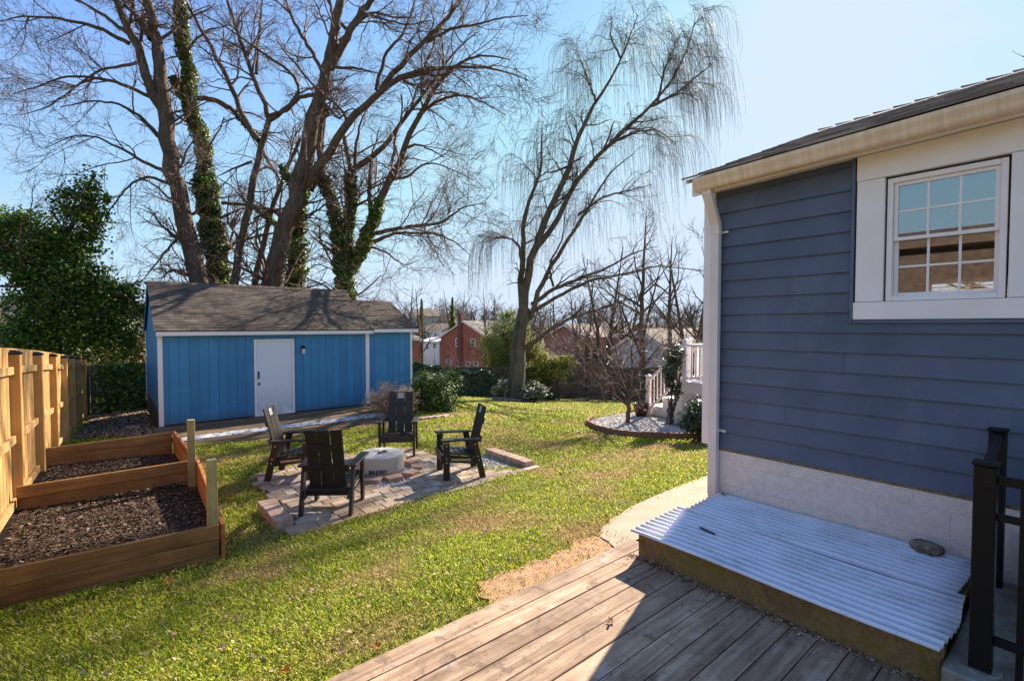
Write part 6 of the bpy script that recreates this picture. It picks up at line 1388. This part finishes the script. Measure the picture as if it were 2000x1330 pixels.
far_house('brick_house', 'low brown brick house with pale tan roof left of the white garage', at(1147,700,66), at(1215,700,63), 9, E_(657,64), E_(633,66), 'side', 'brick2', 'rooftan', [(1155,1161,662,673),(1163,1169,662,673)])
far_house('white_garage', 'white sided garage with tan roof behind the small bare tree', at(1192,700,48), at(1322,700,41.5), 9, E_(690,44.5), E_(645,45), 'gable', 'beige' if 0 else 'garage' if 'garage' in M else 'white', 'rooftan', [(1256,1262,688,698)])
far_house('red_house', 'dark red house with grey roof right beside the shed annex edge', at(790,700,60), at(820,700,62), 9, E_(663,62), E_(644,64), 'side', 'brick', 'roofgrey', [])
far_house('white_house', 'white two-storey house with tan roof between the pole and the red brick house', at(817,690,100), at(862,690,96), 9, E_(648,98), E_(633,100), 'side', 'white', 'rooftan', [(835,840,650,658),(848,853,652,659)])
far_house('white_shed', 'white gabled house behind the brick house gable', at(858,690,108), at(886,690,106), 7, E_(649,108), E_(636,108), 'gable', 'white', 'white', [(862,866,653,659)])
far_house('white_porch_house', 'low white building with pale awning under the white two-storey house', at(826,700,88), at(858,700,86), 5, E_(668,87), E_(661,87), 'side', 'white', 'white', [(832,838,672,682),(846,852,670,680)])
far_house('tan_house', 'distant tan house on the far slope just above the shed annex roof', at(799,640,140), at(813,640,138), 9, E_(616,139), E_(604,139), 'gable', 'beige', 'rooftan', [], zb=-8)
far_house('grey_roof_house', 'distant low house with grey green roof far behind the brick house', at(848,640,165), at(877,640,163), 9, E_(624,164), E_(612,166), 'side', 'beige', 'roofgrey', [], zb=-8)
far_house('beige_house', 'beige sided house behind the left fence at the far left edge', at(-70,700,33), at(50,700,31), 9, E_(612,31), E_(560,32), 'side', 'beige', 'roofgrey', [(28,46,670,692)])
far_house('brick_bungalow', 'red brick wall of a house seen between the ivy and the shed corner', at(215,700,37), at(310,700,36), 8, E_(653,36), E_(640,37), 'side', 'brick', 'roofgrey', [])
far_house('reflection_house', 'unseen dark brown house added to darken the reflection in the window glass', (-16, -4), (-16, 9), 8, 4.9, 5.9, 'side', 'interior2', 'interior2', [(-1, -1, -1, -1)][:0], trim='interior2')  # unseen house, added so the lower sash reflects something dark
t = thing('utility_pole', (*at(825,700,62)[:2], G(*at(825,700,62)[:2])), 'wooden utility pole between the shed annex and the red brick house', 'utility pole'); p = at(825,700,62); q = np.array([[p[0], p[1], G(p[0], p[1]) - .3], [p[0], p[1], E_(592, 62)]])[None]; V, F = tubes(q, np.array([[.17, .12]]), 10); np_mesh('pole', V, F, 'pole', t)

def generic_limbs(H, seed, stems=1, lean=.15, spread=1.0):
    g = np.random.default_rng(seed); out = []
    for s in range(stems):
        a = g.random() * 6.28; l = lean * g.random() + .1 * (stems > 1); top = np.array([math.cos(a) * l * H, math.sin(a) * l * H, H * .92]); mid = top * .45 + g.normal(size=3) * .02 * H; mid[2] = H * .42
        tr = np.array([[s * .15, 0, -.3, .020 * H], [*(mid * .5), .016 * H], [*mid, .011 * H], [*(mid * .4 + top * .6), .006 * H], [*top, .0015 * H]]); out.append(tr)
        for k in range(8 if stems == 1 else 5):
            f = g.uniform(.22, .8); b = np.array([np.interp(f, [0, .25, .5, .75, 1], tr[:, i]) for i in range(4)]); az = g.random() * 6.28; L_ = H * g.uniform(.25, .45) * (1.1 - f * .7) * spread; d = np.array([math.cos(az), math.sin(az), g.uniform(.5, 1.3)]); d /= np.linalg.norm(d)
            e = b[:3] + d * L_ + np.array([0, 0, .12 * L_]); m = b[:3] + d * L_ * .5 + g.normal(size=3) * .04 * L_; out.append(np.array([[*b[:3], b[3] * .6], [*m, b[3] * .4], [*e, b[3] * .12]]))
    return out
def make_proto(seed, H=12, stems=1, dens=1.0, spread=1.0, twig='twigdark'):
    lim = generic_limbs(H, seed, stems, spread=spread); rng = np.random.default_rng(seed + 5); P, Rr = limb_mesh(lim, 6, 12, .15, rng); V, F = tubes(P, Rr, 7)
    t = thing('bare_tree', (0, 0, 0), 'x', 'tree', 'bare trees beyond the fences'); np_mesh('trunk', V, F, 'bark', t, True, local=True)
    c1 = grow(P, Rr, rng, .85 * dens, .15, (1.2, 2.8), .6, 7, (.35, .9), (.08, .05), .14, .018); c2 = grow(*c1, rng, 1.7 * dens, .1, (.6, 1.5), .6, 5, (.35, .9), (.06, .03), .18, .012); c3 = grow(*c2, rng, 2.3 * dens * 1.35, .1, (.3, .8), .7, 4, (.35, .9), (.03, 0), .18, .010)
    V, Fs = join([tubes(*c1, 4), tubes(*c2, 3), tubes(*c3, 3)]); np_mesh('crown', V, np.vstack(Fs), twig, t, local=True); return t
protos = [make_proto(s, 12, st, dn, sp) for s, st, dn, sp in ((101, 1, 1.1, 1), (102, 2, 1, 1.1), (103, 1, 1.2, 1.3), (104, 3, .9, 1))]
used = [0] * 4
def place_tree(px, top, d, k, rot, lab):
    p = at(px, 700, d); g = G(p[0], p[1]); H = E_(top, d) - g; s = H / 12.3
    o = protos[k] if not used[k] else copy_tree(protos[k]); used[k] = 1; o.location = (p[0], p[1], g); o.rotation_euler = (0, 0, rot); w_ = s * (1 if s < 1.4 else .88); o.scale = (w_, w_, s); o['label'] = lab
FARROW = 'bare tree in the hazy row far beyond the houses'
TL = [(797,535,58,0,.3,'bare round crowned tree left of the utility pole behind the shed annex'),(818,545,64,2,1.2,'second bare round crowned tree right behind the utility pole'),(893,548,98,1,2.0,'bare tree rising behind the brick house chimney'),
 (948,545,78,0,4.0,'bare tree rising above the right slope of the red brick house'),(965,555,66,2,5.0,'bare tree directly behind the bamboo clump'),(1180,455,33,1,.6,'large bare tree behind the fence between willow and white garage'),(1255,375,34,2,2.2,'tallest bare tree above the white garage roof'),(1312,425,38,0,1.0,'bare tree with a leaning trunk right of the tallest one above the garage'),
 (1348,450,44,3,.2,'bare tree at the house corner trim behind the white porch rail'),(1130,545,55,3,1.7,'bare tree behind the brown brick gable house'),(1090,540,48,0,2.6,'bare tree just right of the willow trunk beyond the fence'),(1225,530,58,1,3.6,'bare tree behind the left slope of the white garage'),
 (735,560,70,2,.9,'bare tree behind the right ridge end of the shed'),(700,555,80,0,1.9,'bare tree seen just over the shed ridge between ivy stems'),(610,560,75,1,.4,'bare tree seen low over the middle of the shed ridge'),(300,520,30,2,2.8,'bare tree behind the left gable of the shed'),(235,500,34,0,.1,'bare tree between the ivy tree and the shed gable'),(30,540,24,1,3.3,'bare twiggy tree in front of the beige house'),(-40,500,26,3,.7,'bare tree at the left edge behind the new fence'),(1992,20,30,2,1.1,'bare tree top showing above the house roof at the upper right')]
for a in TL: place_tree(*a)
g = random.Random(9)
for i in range(26): place_tree(g.uniform(150, 1400), g.uniform(578, 604), g.uniform(105, 150), g.randrange(4), g.random() * 6, FARROW)
def evergreen(px, top, d, w, seed, lab):
    p = at(px, 700, d); g_ = G(p[0], p[1]); H = E_(top, d) - g_; rng = np.random.default_rng(seed); n = 2600; f = rng.random(n) ** .7; r = w * d / FPX * (1 - f) ** .8 * (.35 + .65 * rng.random(n)) * (1 + .25 * np.sin(f * 60)); a = rng.random(n) * 6.283; t = thing('evergreen_tree', (p[0], p[1], g_), lab, 'evergreen')
    P = np.stack([p[0] + r * np.cos(a), p[1] + r * np.sin(a), g_ + .8 + f * (H - .8)], 1); V, F = leaf_mesh(P, rng.normal(size=(n, 3)), .42, rng, .5); np_mesh('crown', V, F, 'ivy', t); q = np.array([[p[0], p[1], g_ - .2], [p[0], p[1], g_ + H * .9]])[None]; V, F = tubes(q, np.array([[.2, .03]]), 7); np_mesh('trunk', V, F, 'bark', t)
evergreen(884, 582, 92, 13, 5, 'dark conical evergreen just left above the brick house roof'); evergreen(1375, 600, 75, 26, 6, 'dark evergreen mass behind the porch rail at the house corner'); evergreen(824, 585, 98, 12, 7, 'dark evergreen behind the utility pole')
def woods():
    rng = np.random.default_rng(200); lim = generic_limbs(14, 210, 2, spread=1.2); P, Rr = limb_mesh(lim, 4, 7, .1, rng); c1 = grow(P, Rr * 1.2, rng, 1.1, .1, (1.5, 3.5), .6, 4, (.3, .9), (.1, .05), .12, .05); c2 = grow(*c1, rng, 1.5, .1, (.7, 1.8), .6, 3, (.3, .9), (.08, 0), .12, .035)
    V, Fs = join([tubes(P, Rr * 1.5, 4), tubes(*c1, 3), tubes(*c2, 3)]); F = np.vstack(Fs); n = 150; a = R_(90 - 39.7) + rng.uniform(-1.05, 1.1, n); r = rng.uniform(150, 300, n); X = r * np.cos(a); Y = r * np.sin(a); Z = gz(X, Y); s = rng.uniform(.8, 1.25, n) * (.8 + r / 450); th = rng.random(n) * 6.28
    c, s_ = np.cos(th)[:, None], np.sin(th)[:, None]; VV = np.stack([X[:, None] + s[:, None] * 1.3 * (V[:, 0] * c - V[:, 1] * s_), Y[:, None] + s[:, None] * 1.3 * (V[:, 0] * s_ + V[:, 1] * c), Z[:, None] + s[:, None] * V[:, 2]], -1).reshape(-1, 3)
    FF = (np.arange(n)[:, None, None] * len(V) + F[None]).reshape(-1, 4); tag(np_mesh('distant_woods', VV, FF, 'fartwig'), None, None, None, 'stuff')
    # undergrowth and hedges beyond the fences, low and dense
    n = 5200; a = R_(90 - 39.7) + rng.uniform(-1.0, 1.0, n); r = 30 + 190 * rng.random(n) ** .8; st = np.stack([r * np.cos(a), r * np.sin(a), np.zeros(n)], 1); k = ~(np.abs(np.sin(a * 37) * np.cos(a * 13)) < .35); st = st[k]; r = r[k]; st[:, 2] = gz(st[:, 0], st[:, 1]); n = len(st)
    Q = np.empty((n, 4, 3)); Q[:, 0] = st; d = unit(np.stack([rng.normal(size=n) * .35, rng.normal(size=n) * .35, np.ones(n)], 1)); le = rng.uniform(1.2, 3.6, n)
    for q in range(1, 4): d = unit(d + rng.normal(size=(n, 3)) * .15); Q[:, q] = Q[:, q - 1] + d * (le / 3)[:, None]
    Rb = np.tile(np.array([.035, .03, .022, .01]), (n, 1)); c1 = grow(Q, Rb, rng, 2.2, .1, (.8, 1.8), .6, 4, (.4, 1.0), (.05, 0), .2, .016)
    V, Fs = join([tubes(Q, Rb, 3), tubes(*c1, 3)]); tag(np_mesh('undergrowth', V, np.vstack(Fs), 'fartwig'), None, None, None, 'stuff')
woods()
def fence_thicket():
    rng = np.random.default_rng(301); n = 650; px = rng.uniform(1070, 1400, n); px = px[~((px > 1196) & (px < 1325) & (rng.random(n) < .88))]; n = len(px); d = rng.uniform(29, 38, n); P0 = np.array([at(a, 700, b) for a, b in zip(px, d)]); P0[:, 2] = gz(P0[:, 0], P0[:, 1])
    Q = np.empty((n, 7, 3)); Q[:, 0] = P0; dd = unit(np.stack([rng.normal(size=n) * .3, rng.normal(size=n) * .3, np.ones(n)], 1)); le = rng.uniform(1.8, 4.8, n)
    for q in range(1, 7): dd = unit(dd + rng.normal(size=(n, 3)) * .14); Q[:, q] = Q[:, q - 1] + dd * (le / 6)[:, None]
    Rb = np.tile(np.linspace(.028, .008, 7), (n, 1)); c1 = grow(Q, Rb, rng, 2.0, .2, (.6, 1.6), .6, 5, (.4, 1.0), (.05, 0), .2, .010); c2 = grow(*c1, rng, 2.0, .1, (.3, .8), .6, 3, (.4, 1.0), (.05, 0), .2, .008)
    V, Fs = join([tubes(Q, Rb, 3), tubes(*c1, 3), tubes(*c2, 3)]); tag(np_mesh('thicket', V, np.vstack(Fs), 'twigred'), None, None, None, 'stuff')
fence_thicket()
